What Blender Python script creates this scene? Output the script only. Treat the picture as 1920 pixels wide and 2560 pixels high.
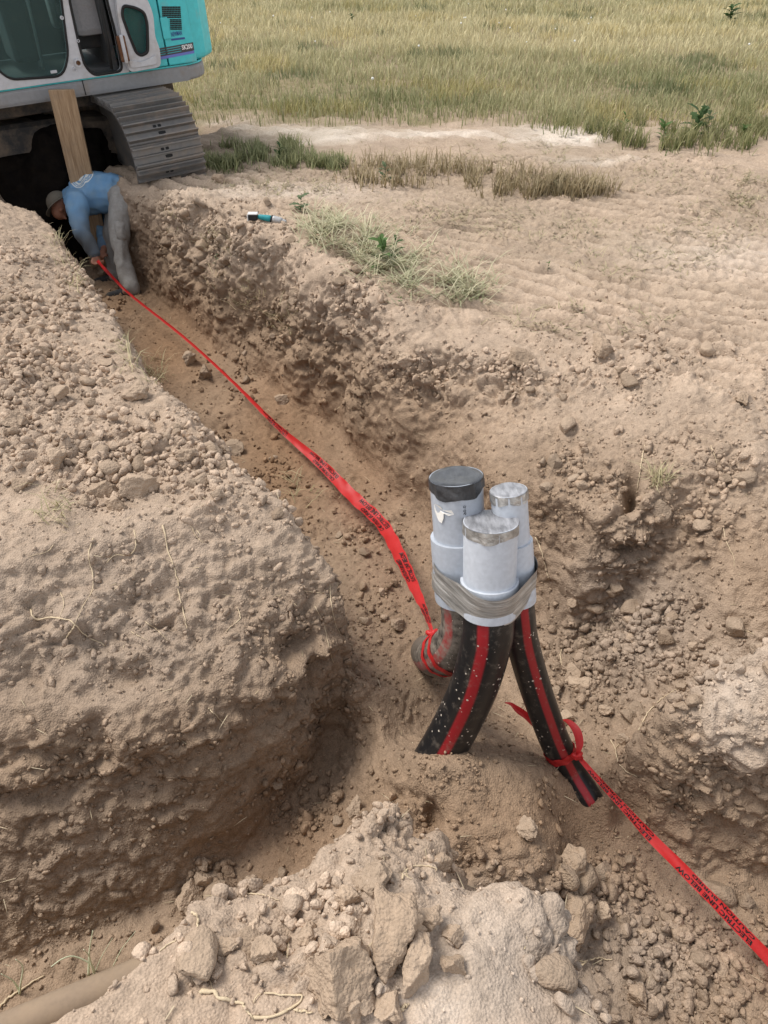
import bpy, bmesh, math, random
import numpy as np
from mathutils import Vector, Matrix, Euler
from mathutils.bvhtree import BVHTree
from mathutils.geometry import delaunay_2d_cdt
R = math.radians
for o in list(bpy.data.objects): bpy.data.objects.remove(o)
scene = bpy.context.scene
COL = scene.collection
random.seed(7); rng = np.random.default_rng(11)

# ------------------------------------------------------------------ camera
CAM_H, CAM_PITCH, FPX = 1.8, R(37.5), 1860.0        # metres over the field, pitch below level, focal length in photo pixels
cam_data = bpy.data.cameras.new('camera'); cam = bpy.data.objects.new('camera', cam_data); COL.objects.link(cam)
cam.location = (0, 0, CAM_H); cam.rotation_euler = (R(90)-CAM_PITCH, 0, 0)
cam_data.sensor_fit = 'HORIZONTAL'; cam_data.sensor_width = 36; cam_data.lens = 36*FPX/1920
cam_data.clip_start = 0.05; cam_data.clip_end = 2000
scene.camera = cam

# ------------------------------------------------------------------ sky and sun (thin bright overcast)
SUN_EL, SUN_AZ = R(60), R(-72)     # azimuth clockwise from +y
world = bpy.data.worlds.new('World'); scene.world = world; world.use_nodes = True
nt = world.node_tree; nt.nodes.clear()
wo = nt.nodes.new('ShaderNodeOutputWorld'); bg = nt.nodes.new('ShaderNodeBackground'); sky = nt.nodes.new('ShaderNodeTexSky')
hs = nt.nodes.new('ShaderNodeHueSaturation'); hs.inputs['Saturation'].default_value = 0.22
sky.sky_type = 'NISHITA'; sky.sun_disc = False; sky.sun_elevation = SUN_EL; sky.sun_rotation = SUN_AZ
sky.air_density = 1.0; sky.dust_density = 3.0; sky.altitude = 1500
bg.inputs['Strength'].default_value = 0.12
nt.links.new(sky.outputs[0], hs.inputs['Color']); nt.links.new(hs.outputs[0], bg.inputs[0]); nt.links.new(bg.outputs[0], wo.inputs[0])
sl = bpy.data.lights.new('sun', 'SUN'); sun = bpy.data.objects.new('sun', sl); COL.objects.link(sun)
sl.energy = 1.5; sl.angle = R(22); sl.color = (1.0, 0.95, 0.87)
sd = Vector((math.sin(SUN_AZ)*math.cos(SUN_EL), math.cos(SUN_AZ)*math.cos(SUN_EL), math.sin(SUN_EL)))
sun.rotation_euler = sd.to_track_quat('Z', 'Y').to_euler()
sun.location = sd*30
vs = scene.view_settings; vs.view_transform = 'Standard'; vs.look = 'None'; vs.gamma = 1; vs.use_curve_mapping = False
vs.exposure = 1.12

cy = scene.cycles; cy.max_bounces = 6; cy.diffuse_bounces = 3; cy.glossy_bounces = 2; cy.transmission_bounces = 4; cy.use_denoising = True; cy.caustics_reflective = False; cy.caustics_refractive = False

# ------------------------------------------------------------------ photo pixel <-> world helpers
cp, sp_ = math.cos(CAM_PITCH), math.sin(CAM_PITCH)
def raydir(u, v):
    x = (u-960)/FPX; y = (1280-v)/FPX
    return np.array([x, cp + y*sp_, -sp_ + y*cp])
def P(u, v, z):                       # point at height z seen at photo pixel (u, v)
    d = raydir(u, v); t = (z-CAM_H)/d[2]
    return np.array([d[0]*t, d[1]*t, z])
K = 1920/1659.0
def Pd(u, v, z): return P(u*K, v*K, z)
def PZ(u, v, zc):                     # point at camera depth zc
    d = raydir(u, v); return np.array([d[0]*zc, d[1]*zc, CAM_H + d[2]*zc])
def proj(p):                          # (n,3) -> photo pixels and depth
    p = np.asarray(p, float); x = p[..., 0]; y = p[..., 1]; z = p[..., 2]-CAM_H
    zc = y*cp - z*sp_; yc = y*sp_ + z*cp
    return 960 + FPX*x/zc, 1280 - FPX*yc/zc, zc

# ------------------------------------------------------------------ numpy noise
def _hash(ix, iy, iz, seed):
    with np.errstate(over='ignore'):
        h = ix.astype(np.uint32)*np.uint32(374761393) + iy.astype(np.uint32)*np.uint32(668265263) + iz.astype(np.uint32)*np.uint32(2147483647) + np.uint32(seed*1274126177 & 0xffffffff)
        h = (h ^ (h >> np.uint32(13)))*np.uint32(1274126177)
        h = (h ^ (h >> np.uint32(16)))*np.uint32(2246822519)
        h ^= h >> np.uint32(15)
    return h.astype(np.float32)*np.float32(1/4294967295.0)
def vnoise(p, scale, seed=0):         # value noise in -1..1, p (n,3)
    q = (p/scale).astype(np.float32); f = np.floor(q); i = f.astype(np.int64); t = q-f
    t = t*t*t*(t*(t*6-15)+10)
    r = 0
    for dx in (0, 1):
        wx = t[:, 0] if dx else 1-t[:, 0]
        for dy in (0, 1):
            wy = t[:, 1] if dy else 1-t[:, 1]
            for dz in (0, 1):
                wz = t[:, 2] if dz else 1-t[:, 2]
                r = r + wx*wy*wz*_hash(i[:, 0]+dx, i[:, 1]+dy, i[:, 2]+dz, seed)
    return r*2-1
def fbm(p, scale, oct=3, seed=0, gain=.5):
    a, s, r, tot = 1.0, scale, 0, 0
    for k in range(oct):
        r = r + a*vnoise(p, s, seed+k*17); tot += a; a *= gain; s *= .5
    return r/tot
def worley(p, scale, seed=0):         # F1 distance (cells) and a random value of the nearest cell
    q = (p/scale).astype(np.float32); f = np.floor(q); i = f.astype(np.int64); t = q-f
    best = np.full(len(p), 9.0, np.float32); val = np.zeros(len(p), np.float32); sec = best.copy()
    for dx in (-1, 0, 1):
        for dy in (-1, 0, 1):
            for dz in (-1, 0, 1):
                a, b, c = i[:, 0]+dx, i[:, 1]+dy, i[:, 2]+dz
                h = _hash(a, b, c, seed)
                ox = dx + h - t[:, 0]; oy = dy + (h*57.31) % 1 - t[:, 1]; oz = dz + (h*931.7) % 1 - t[:, 2]
                d = ox*ox+oy*oy+oz*oz
                m = d < best
                sec = np.where(m, best, np.minimum(sec, d))
                val = np.where(m, (h*7919.3) % 1, val); best = np.where(m, d, best)
    return np.sqrt(best), val, np.sqrt(sec)
def sstep(a, b, x):
    t = np.clip((x-a)/(b-a), 0, 1); return t*t*(3-2*t)

# ------------------------------------------------------------------ object helpers
def tag(o, label=None, cat=None, group=None, kind=None):
    if label: o['label'] = label
    if cat: o['category'] = cat
    if group: o['group'] = group
    if kind: o['kind'] = kind
    return o
def link(name, me, mat=None, parent=None, smooth=False):
    o = bpy.data.objects.new(name, me); COL.objects.link(o)
    if mat is not None and len(me.materials) == 0: me.materials.append(mat)
    if parent is not None: o.parent = parent
    if smooth and len(me.polygons): me.polygons.foreach_set('use_smooth', [True]*len(me.polygons))
    return o
def empty(name, loc=(0, 0, 0)):
    o = bpy.data.objects.new(name, None); COL.objects.link(o); o.location = loc; o.empty_display_size = .1; return o
def np_mesh(name, V, F):              # F (n,3) or (n,4)
    me = bpy.data.meshes.new(name); V = np.ascontiguousarray(V, np.float32); F = np.ascontiguousarray(F, np.int32); k = F.shape[1]
    me.vertices.add(len(V)); me.vertices.foreach_set('co', V.ravel())
    me.loops.add(F.size); me.loops.foreach_set('vertex_index', F.ravel())
    me.polygons.add(len(F)); me.polygons.foreach_set('loop_start', np.arange(0, F.size, k, dtype=np.int32))
    me.update(calc_edges=True); return me
def set_color(me, rgb, name='tint'):
    a = me.color_attributes.new(name, 'FLOAT_COLOR', 'POINT')
    c = np.ones((len(rgb), 4), np.float32); c[:, :3] = rgb; a.data.foreach_set('color', c.ravel())
def bm_obj(name, bm, mat=None, parent=None, smooth=False, bevel=0):
    if bevel:
        bmesh.ops.bevel(bm, geom=list(bm.edges), offset=bevel, segments=1, affect='EDGES', profile=.5)
    me = bpy.data.meshes.new(name); bm.normal_update(); bm.to_mesh(me); bm.free()
    return link(name, me, mat, parent, smooth)
def tube_arrays(pts, rad, seg=8, cap=True):
    pts = np.asarray(pts, float); n = len(pts); rad = np.full(n, rad) if np.isscalar(rad) else np.asarray(rad)
    T = np.gradient(pts, axis=0); T /= np.linalg.norm(T, axis=1)[:, None]+1e-12
    up = np.array([0, 0, 1.0]) if abs(T[0, 2]) < .9 else np.array([1.0, 0, 0])
    N = np.cross(T[0], up); N /= np.linalg.norm(N); V = []
    for i in range(n):
        N = N - T[i]*np.dot(N, T[i]); N /= np.linalg.norm(N); B = np.cross(T[i], N)
        for k in range(seg):
            a = 2*math.pi*k/seg; V.append(pts[i] + rad[i]*(math.cos(a)*N + math.sin(a)*B))
    F = [(i*seg+k, i*seg+(k+1) % seg, (i+1)*seg+(k+1) % seg, (i+1)*seg+k) for i in range(n-1) for k in range(seg)]
    return np.array(V), F, n
def tube(name, pts, rad, mat, parent=None, seg=8):
    V, F, n = tube_arrays(pts, rad, seg)
    F = list(F) + [tuple(range(seg-1, -1, -1)), tuple(range((n-1)*seg, n*seg))]
    me = bpy.data.meshes.new(name); me.from_pydata([tuple(v) for v in V], [], F); me.update()
    return link(name, me, mat, parent, True)
def smooth_path(ctrl, n):             # Catmull-Rom through control points, evenly by parameter
    c = np.asarray(ctrl, float); c = np.vstack([2*c[0]-c[1], c, 2*c[-1]-c[-2]]); m = len(c)-3; out = []
    for t in np.linspace(0, m-1e-6, n):
        i = int(t); s = t-i; a, b, d, e = c[i], c[i+1], c[i+2], c[i+3]
        out.append(.5*((2*b) + (d-a)*s + (2*a-5*b+4*d-e)*s*s + (3*b-a-3*d+e)*s**3))
    return np.array(out)

# ------------------------------------------------------------------ material helpers
def newmat(name, color=(.5, .5, .5), rough=.8, metal=0, spec=.3):
    m = bpy.data.materials.new(name); m.use_nodes = True; n = m.node_tree.nodes; b = n['Principled BSDF']
    b.inputs['Base Color'].default_value = (*color, 1); b.inputs['Roughness'].default_value = rough
    b.inputs['Metallic'].default_value = metal; b.inputs['Specular IOR Level'].default_value = spec
    return m
def N(m, t, **kw):
    n = m.node_tree.nodes.new(t)
    for k, v in kw.items():
        if k in n.inputs: n.inputs[k].default_value = v
        else: setattr(n, k, v)
    return n
def L(m, a, b): m.node_tree.links.new(a, b)
def bsdf(m): return m.node_tree.nodes['Principled BSDF']
def mixcol(m, fac, a, b, mode='MIX'):
    x = m.node_tree.nodes.new('ShaderNodeMix'); x.data_type = 'RGBA'; x.blend_type = mode
    for s, v in ((x.inputs[0], fac), (x.inputs[6], a), (x.inputs[7], b)):
        if isinstance(v, bpy.types.NodeSocket): L(m, v, s)
        elif isinstance(v, (int, float)): s.default_value = v
        else: s.default_value = (*v, 1)
    return x.outputs[2]
def ramp(m, fac, p0, p1, c0=(0, 0, 0), c1=(1, 1, 1)):
    r = m.node_tree.nodes.new('ShaderNodeValToRGB'); e = r.color_ramp.elements
    e[0].position = p0; e[1].position = p1; e[0].color = (*c0, 1); e[1].color = (*c1, 1)
    L(m, fac, r.inputs[0]); return r.outputs[0]
def grime(name, color, dirt=(.26, .19, .13), amount=.5, rough=.6, metal=0, scale=6, spec=.3, bump=.2):
    """paint or metal with dusty noise patches"""
    m = newmat(name, color, rough, metal, spec); tc = N(m, 'ShaderNodeTexCoord')
    n1 = N(m, 'ShaderNodeTexNoise', Scale=scale, Detail=8.0, Roughness=.7); L(m, tc.outputs['Object'], n1.inputs['Vector'])
    f = ramp(m, n1.outputs[0], .62-.3*amount, .75-.1*amount)
    n2 = N(m, 'ShaderNodeTexNoise', Scale=scale*7, Detail=4.0); L(m, tc.outputs['Object'], n2.inputs['Vector'])
    c2 = mixcol(m, n2.outputs[0], tuple(c*.8 for c in color), tuple(min(1, c*1.15) for c in color))
    mul = N(m, 'ShaderNodeMath', operation='MULTIPLY'); L(m, f, mul.inputs[0]); mul.inputs[1].default_value = min(1, .35+amount*.6)
    L(m, mixcol(m, mul.outputs[0], c2, dirt), bsdf(m).inputs['Base Color'])
    mr = N(m, 'ShaderNodeMapRange'); L(m, mul.outputs[0], mr.inputs[0]); mr.inputs[3].default_value = rough; mr.inputs[4].default_value = .95
    L(m, mr.outputs[0], bsdf(m).inputs['Roughness'])
    if bump:
        b = N(m, 'ShaderNodeBump', Strength=bump, Distance=.004); L(m, n2.outputs[0], b.inputs['Height']); L(m, b.outputs[0], bsdf(m).inputs['Normal'])
    return m
# ================================================================== THE GROUND: trenches, banks, spoil, field
# Breaklines read off the photograph: (u, v, height) in displayed pixels, the height gives the distance.
def T(t, n, z): return np.array([-.52*t+.85*n, .85*t+.52*n, z])
LINES = [
 # right bank: crest, mid slope, toe  (T: along and across the trench)
 [Pd(*a) for a in ((338,440,-.06),(372,420,.2),(430,442,.2),(520,478,.17),(600,522,.13),(700,588,.1),(800,645,.04),(860,690,0),(950,742,-.05),(1060,772,-.03),(1180,788,-.02),(1290,790,0),(1400,812,.0),(1480,850,0),(1560,890,-.02),(1620,940,-.04),(1659,985,-.06))],
 [T(*a) for a in ((7.0,1.80,-.4),(6.3,1.81,-.4),(5.8,1.84,-.42),(5.45,1.93,-.45),(4.9,2.03,-.48),(4.58,2.06,-.5),(3.9,2.10,-.5),(3.33,2.13,-.5))]+[(.40,3.55,-.45),(.58,3.2,-.38),(.75,2.91,-.32),(.88,2.78,-.31),(.99,2.70,-.31),(1.08,2.70,-.29),(1.2,2.77,-.25),(1.38,2.86,-.18),(1.55,2.96,-.1)],
 [T(*a) for a in ((8.6,1.70,-.85),(7.6,1.72,-.85),(7.0,1.74,-.85),(6.3,1.74,-.85),(5.8,1.77,-.86),(5.4,1.86,-.88),(4.9,1.94,-.9),(4.3,2.0,-.92),(3.75,2.03,-.95),(3.4,2.04,-.97),(3.0,2.05,-1),(2.6,2.07,-1))]+[(.55,3.0,-1),(.7,2.78,-.98),(.86,2.63,-.96),(1.0,2.55,-.94),(1.08,2.53,-.93)]+[Pd(*a) for a in ((1345,1310,-.76),(1400,1240,-.58),(1450,1180,-.43),(1500,1105,-.30),(1560,1040,-.19),(1620,1000,-.11))],
 # left block: crest beside the trench, hidden toe
 [Pd(*a) for a in ((20,440,.12),(70,455,.06),(112,485,.02),(155,560,0),(205,640,0),(255,705,.02),(330,795,.05),(400,885,.08),(445,935,.08),(505,1003,.08),(562,1045,.06),(605,1092,.02),(655,1150,-.06),(700,1225,-.14),(740,1310,-.26),(765,1400,-.42),(782,1470,-.62))],
 [(-4.2,9.6,-.85),(-3.3,7.8,-.85),(-2.9,7.0,-.85),(-2.45,6.15,-.86),(-1.85,5.15,-.9),(-1.25,4.15,-.95),(-.75,3.4,-1),(-.42,2.85,-.98),(-.2,2.45,-.93)],
 # left block: front crest, mid face, toe
 [(-3.6,2.0,.08)]+[Pd(*a) for a in ((0,1205,.05),(150,1168,.05),(300,1128,.06),(450,1092,.07),(560,1062,.06))],
 [(-3.6,1.45,-.3)]+[Pd(*a) for a in ((0,1560,-.3),(200,1560,-.3),(400,1540,-.32),(560,1470,-.33),(650,1400,-.33),(715,1345,-.30))],
 [(-3.6,.95,-1)]+[Pd(*a) for a in ((0,2080,-1),(100,2035,-1),(250,1980,-1),(380,1920,-1),(480,1860,-1),(560,1800,-.98),(640,1700,-.95),(690,1620,-.92),(740,1545,-.9),(795,1492,-.88))],
 # foreground mound under the camera: left crest, left toe, right crest, right toe
 [(-3.6,.15,0)]+[P(*a) for a in ((0,2535,.03),(100,2488,.03),(180,2443,.03),(290,2375,.03),(370,2338,.02),(440,2265,0),(560,2270,-.02),(650,2215,-.03),(740,2150,-.05),(790,2090,-.06),(850,2050,-.06),(915,2005,-.06),(985,1968,-.04),(1060,2010,-.08),(1105,2060,-.12),(1110,2120,-.12),(1150,2190,-.1),(1225,2225,-.06),(1285,2240,-.05),(1365,2283,-.06),(1418,2332,-.08),(1440,2385,-.1),(1455,2480,-.12),(1500,2546,-.12))]+[(.55,.3,-.1),(.6,-.6,0)],
 [(-3.6,.4,-1),(-1.6,.46,-1),(-1.0,.70,-1),(-.6,.97,-1),(-.33,1.18,-.98),(-.12,1.34,-.86),(.02,1.34,-.70),(.18,1.28,-.66),(.3,1.18,-.7),(.42,1.08,-.78),(.54,.95,-.88),(.6,.7,-.9),(.66,.4,-.9),(.75,-.6,-.9)],
 # top of the foreground mound
 [P(*a) for a in ((700,2450,.0),(960,2400,.02),(1200,2450,0))], [P(*a) for a in ((850,2250,.02),(1000,2180,.01))], [(-.9,-.6,0),(0,-.6,0),(0,.2,0)],
 # pit: heap round the pipes
 [Pd(*a) for a in ((700,1700,-.95),(780,1640,-.86),(850,1622,-.70),(905,1628,-.52),(960,1612,-.45),(1020,1640,-.49),(1100,1652,-.56),(1180,1662,-.63))],
 # soil lying against the slim conduit as it goes under, and the hollow on its right
 [PZ(1428, 1930, 2.85)+np.array([-.03, -.01, .02]), PZ(1478, 2010, 2.81)+np.array([-.02, -.01, .045]), PZ(1528, 2090, 2.785)+np.array([.0, 0, .06])],
 [PZ(1428, 1930, 2.85)+np.array([.07, .04, -.09]), PZ(1478, 2010, 2.81)+np.array([.065, .04, -.09]), PZ(1528, 2090, 2.785)+np.array([.08, .04, -.03])],
 [Pd(*a) for a in ((790,1760,-.80),(870,1745,-.64),(1000,1775,-.58),(1150,1815,-.62),(1230,1890,-.74))],
 [Pd(*a) for a in ((800,1400,-1),(860,1250,-1),(950,1400,-1),(1000,1500,-.98),(1080,1540,-.97),(1180,1500,-.95),(1300,1480,-.9))],
 [Pd(*a) for a in ((1350,1400,-.82),(1450,1300,-.60),(1550,1200,-.40),(1659,1110,-.24))],
 [Pd(*a) for a in ((1330,1640,-.9),(1400,1500,-.83),(1500,1380,-.66),(1600,1290,-.47),(1659,1240,-.38))],
 # right block: back edge, front edge, front toe, back toe
 [(.86,1.55,-.56),(1.0,1.62,-.27),(1.15,1.7,-.12),(1.35,1.78,-.02),(1.8,1.95,.03),(2.8,2.3,0)],
 [(.96,1.48,-.55),(1.1,1.47,-.3),(1.3,1.45,-.12),(1.5,1.42,-.05),(2.8,1.4,0)],
 [(.85,1.41,-.85),(1.05,1.36,-.87),(1.3,1.32,-.88),(1.6,1.28,-.9),(2.8,1.1,-.9)],
 [(.80,1.62,-.85),(.95,1.76,-.84),(1.15,1.87,-.78),(1.4,1.98,-.68),(1.8,2.15,-.55),(2.8,2.6,-.4)],
 # lower right trench floor
 [P(*a) for a in ((1450,2120,-.86),(1560,2120,-.86),(1700,2260,-.9),(1920,2300,-.9))], [P(*a) for a in ((1560,2300,-.9),(1620,2450,-.9),(1920,2540,-.92))], [(.9,.2,-.9),(1.4,.4,-.92),(2.6,.1,-.92)], [(1.1,-.6,-.9),(2.6,-.6,-.9)],
 # spoil over the left block
 [(-4.4,8.5,.35),(-3.6,6.2,.38),(-2.9,4.6,.34),(-2.3,3.4,.24),(-1.95,2.6,.14)],
 [(-5.2,7.8,.55),(-4.4,5.8,.6),(-3.7,4.0,.5),(-3.2,2.8,.2)],
 # flat ground and the low ridges of the tracked soil
 [Pd(1000,640,.0),Pd(1300,700,.0),Pd(1659,800,.0)], [(-.6,7.4,.02),(1.2,6.8,.05),(3,6.2,.03)], [Pd(1330,330,.10),Pd(1480,330,.12),Pd(1659,335,.12)], [Pd(1330,345,.0),Pd(1480,352,.0),Pd(1659,355,.0)],
 [T(8.4,1.8,0),T(7.6,1.74,.02)], [(-5.6,9.9,0),(-4.6,8.4,.1)],
 [(4.5,-.6,0),(4.5,3,.0),(4.5,8,0)], [(-6.5,0,0),(-6.5,4,.2),(-6.5,10,.2)], [(-6.5,13,0),(-3,13,0),(0,13,0),(4.5,13,0)], [(-2.5,11,0),(0,10,0),(2,10.5,0)],
]
pts = []
for ln in LINES:
    ln = [np.array(a, float) for a in ln]
    for a, b in zip(ln[:-1], ln[1:]):
        n = max(1, int(np.linalg.norm((b-a)[:2])/.05))
        for k in range(n): pts.append(a + (b-a)*k/n)
    pts.append(ln[-1])
pts = np.array(pts)
_, ui = np.unique(np.round(pts[:, :2], 2), axis=0, return_index=True); pts = pts[np.sort(ui)]
cd = delaunay_2d_cdt([Vector(p[:2]) for p in pts], [], [], 0, 1e-5)
cv = np.array([(v.x, v.y) for v in cd[0]]); cz = np.array([pts[o[0], 2] for o in cd[3]])
X0, X1, Y0, Y1, GS = -6.5, 4.5, -.6, 13.0, .02
gx = np.arange(X0, X1+1e-6, GS); gy = np.arange(Y0, Y1+1e-6, GS); HF = np.zeros((len(gy), len(gx)))
for t in cd[2]:
    a, b, c = cv[list(t)]; za, zb, zc_ = cz[list(t)]
    i0 = max(0, int(math.floor((min(a[0], b[0], c[0])-X0)/GS))); i1 = min(len(gx)-1, int(math.ceil((max(a[0], b[0], c[0])-X0)/GS)))
    j0 = max(0, int(math.floor((min(a[1], b[1], c[1])-Y0)/GS))); j1 = min(len(gy)-1, int(math.ceil((max(a[1], b[1], c[1])-Y0)/GS)))
    if i1 < i0 or j1 < j0: continue
    xx, yy = np.meshgrid(gx[i0:i1+1], gy[j0:j1+1])
    det = (b[1]-c[1])*(a[0]-c[0]) + (c[0]-b[0])*(a[1]-c[1])
    if abs(det) < 1e-12: continue
    w0 = ((b[1]-c[1])*(xx-c[0]) + (c[0]-b[0])*(yy-c[1]))/det; w1 = ((c[1]-a[1])*(xx-c[0]) + (a[0]-c[0])*(yy-c[1]))/det; w2 = 1-w0-w1
    m = (w0 > -1e-6) & (w1 > -1e-6) & (w2 > -1e-6); sub = HF[j0:j1+1, i0:i1+1]
    sub[m] = (w0*za+w1*zb+w2*zc_)[m]
def blur(h, n):
    for _ in range(n):
        p = np.pad(h, 1, mode='edge'); h = (p[:-2, 1:-1]+p[2:, 1:-1]+p[1:-1, :-2]+p[1:-1, 2:]+2*p[1:-1, 1:-1])/6
    return h
HF = blur(HF, 3)
def hfield(x, y):
    fx = np.clip((np.asarray(x)-X0)/GS, 0, len(gx)-1.001); fy = np.clip((np.asarray(y)-Y0)/GS, 0, len(gy)-1.001)
    i = fx.astype(int); j = fy.astype(int); s = fx-i; t = fy-j
    return (HF[j, i]*(1-s)+HF[j, i+1]*s)*(1-t) + (HF[j+1, i]*(1-s)+HF[j+1, i+1]*s)*t
def hrough(x, y):                     # heights with edges broken up by warping
    q = np.stack([x, y, np.zeros_like(x)], 1)
    wx = .06*fbm(q, .35, 3, 3) ; wy = .06*fbm(q, .35, 3, 9)
    far = sstep(.05, .5, np.asarray(y))*(1-np.exp(-((x-.78)**2+(y-1.57)**2)/.03))          # leave the ground under the camera alone
    return hfield(x+wx*far, y+wy*far)

# zones given as soft ellipses in the photograph (where the loose clods, pale crust, damp soil lie)
def zone(u, v, blobs):
    r = np.zeros(len(u))
    for (a, b, ra, rb, w) in blobs: r = np.maximum(r, w*np.exp(-((u-a)/ra)**2*1.2 - ((v-b)/rb)**2*1.2))
    return r

def displace(V, NRM):
    """relief of clods, flakes and dust, as an offset along the normal"""
    u, v, zc = proj(V); zz = V[:, 2]; wall = 1-np.clip(np.abs(NRM[:, 2]), 0, 1)
    ground = sstep(-.12, -.02, zz)
    n1 = fbm(V, .45, 3, 21); n2 = fbm(V, .16, 3, 31)
    warp = V + .03*np.stack([vnoise(V, .08, 41), vnoise(V, .08, 42), vnoise(V, .08, 43)], 1)
    F1, c1, s1 = worley(warp, .16, 5); F2, c2, s2 = worley(warp, .07, 6); F3, c3, s3 = worley(warp+.3, .031, 7)
    def chunk(F, c, s): return np.clip((s-F)*3.2, 0, 1)*(.35+1.0*c) + .5*np.clip(1-F*1.2, 0, 1)*c - .5     # angular lumps at uneven heights with cracks between
    lump1, lump2, lump3 = chunk(F1, c1, s1), chunk(F2, c2, s2), chunk(F3, c3, s3)
    rb = zone(u, v, [(520, 640, 260, 130, 1), (800, 830, 260, 130, 1), (1050, 960, 260, 120, .9), (1300, 960, 300, 80, .9), (1620, 950, 250, 90, .5), (1600, 1350, 220, 170, .9), (430, 520, 120, 60, 1)])
    sp = zone(u, v, [(300, 1150, 420, 160, 1), (60, 900, 220, 250, .9), (500, 1250, 200, 80, .9), (200, 750, 150, 150, .5)])
    wa = zone(u, v, [(350, 1560, 520, 200, .75), (760, 1600, 160, 250, .7), (200, 1900, 500, 200, .5)])
    pit = zone(u, v, [(1500, 1650, 260, 220, .8), (1650, 2450, 330, 200, 1), (1400, 2300, 120, 150, 1), (900, 1450, 120, 200, .5)])
    fg = zone(u, v, [(820, 2380, 330, 200, .8), (980, 2040, 130, 110, 1), (300, 2500, 250, 90, .4)])
    dd = zone(u, v, [(1820, 1900, 220, 260, .6)])
    loose = np.maximum.reduce([rb, sp, wa*.62, pit, fg, dd*.6, .35+0*rb])
    near = np.clip(1.25-.03*zc, .6, 1.2)
    d = .06*n1*(.3+wall) + .03*n2*(.3+.9*np.maximum(loose, wall*.5))
    some = sstep(-.1, .35, vnoise(V, .3, 51)+.4*loose)
    smooth_ = 1-.8*zone(u, v, [(1260, 2470, 200, 150, 1), (480, 800, 60, 60, .4)])
    d += smooth_*loose*(.055*lump1*np.maximum(rb, .35) + .034*lump2 + .017*lump3)*(.4+.6*some)
    # flaky broken faces
    f1 = vnoise(warp*np.array([1, 1, 1.7]), .11, 61)+.5*vnoise(warp, .045, 62); q = f1*2.6; st = (np.floor(q)+sstep(.62, .95, q-np.floor(q)))/2.6
    f2 = vnoise(warp*np.array([1, 1, 1.8]), .042, 63)+.5*vnoise(V, .02, 64); q2 = f2*2.3; st2 = (np.floor(q2)+sstep(.6, .95, q2-np.floor(q2)))/2.3
    fl = np.clip(wa*1.3 + dd*1.2 + rb*.5 + wall*.35, 0, 1.2)*sstep(-.98, -.6, zz)
    d += fl*(.036*st + .013*st2)
    # bedded ledges on the cut faces
    lw = warp*np.array([.8, .8, 2.6]); g1 = fbm(lw, .34, 2, 66); q3 = g1*3.4; st3 = (np.floor(q3)+sstep(.55, .95, q3-np.floor(q3)))/3.4
    d += np.clip(wa*1.1+dd+.5*rb*wall, 0, 1.1)*.075*st3
    # washed-out hollows
    d -= .22*zone(u, v, [(1577, 1232, 20, 48, 1)]) + .10*zone(u, v, [(1062, 2042, 34, 34, 1)]) + .05*zone(u, v, [(620, 1760, 60, 25, 1), (330, 1690, 70, 25, 1)])
    # clotted soil crust everywhere
    d += .006*fbm(V, .04, 2, 71)*(.5+loose) + .0025*vnoise(V, .014, 73)
    d *= 1-.9*zone(u, v, [(1475, 2010, 110, 140, 1)])
    return d, dict(loose=loose, rb=rb, sp=sp, wa=wa, pit=pit, fg=fg, wall=wall, lump3=lump3, u=u, v=v, zc=zc)

def grouser(x, y):                    # prints left by the crawler tracks on the flat
    q = np.stack([x, y, np.zeros_like(x)], 1)
    w = .12*fbm(q, .9, 2, 81)
    w = w + .025*fbm(q, .2, 2, 89)
    a = np.sin((x*.66 + y*.75 + w)*math.pi/.165); b = np.sin((x*.52 + y*.85 + w*1.6)*math.pi/.175)
    m = sstep(-.25, .25, fbm(q, 1.6, 2, 85)); ok = sstep(-.45, .15, fbm(q, .6, 3, 87))*(.75+.3*vnoise(q, .07, 88))
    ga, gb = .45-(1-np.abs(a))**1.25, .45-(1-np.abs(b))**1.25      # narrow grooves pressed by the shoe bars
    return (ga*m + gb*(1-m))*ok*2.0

def normals(V, F):
    n = np.cross(V[F[:, 2]]-V[F[:, 0]], V[F[:, -1]]-V[F[:, 1]] if F.shape[1] == 4 else V[F[:, 1]]-V[F[:, 0]])
    if F.shape[1] == 3: n = -n
    out = np.zeros_like(V)
    for k in range(F.shape[1]):
        for c in range(3): out[:, c] += np.bincount(F[:, k], n[:, c], len(V))
    return out/(np.linalg.norm(out, axis=1)[:, None]+1e-12)

def grid_faces(nx, ny):
    i = np.arange(nx-1)[None, :]; j = np.arange(ny-1)[:, None]; a = (j*nx+i).ravel()
    return np.stack([a, a+1, a+nx+1, a+nx], 1)

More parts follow.
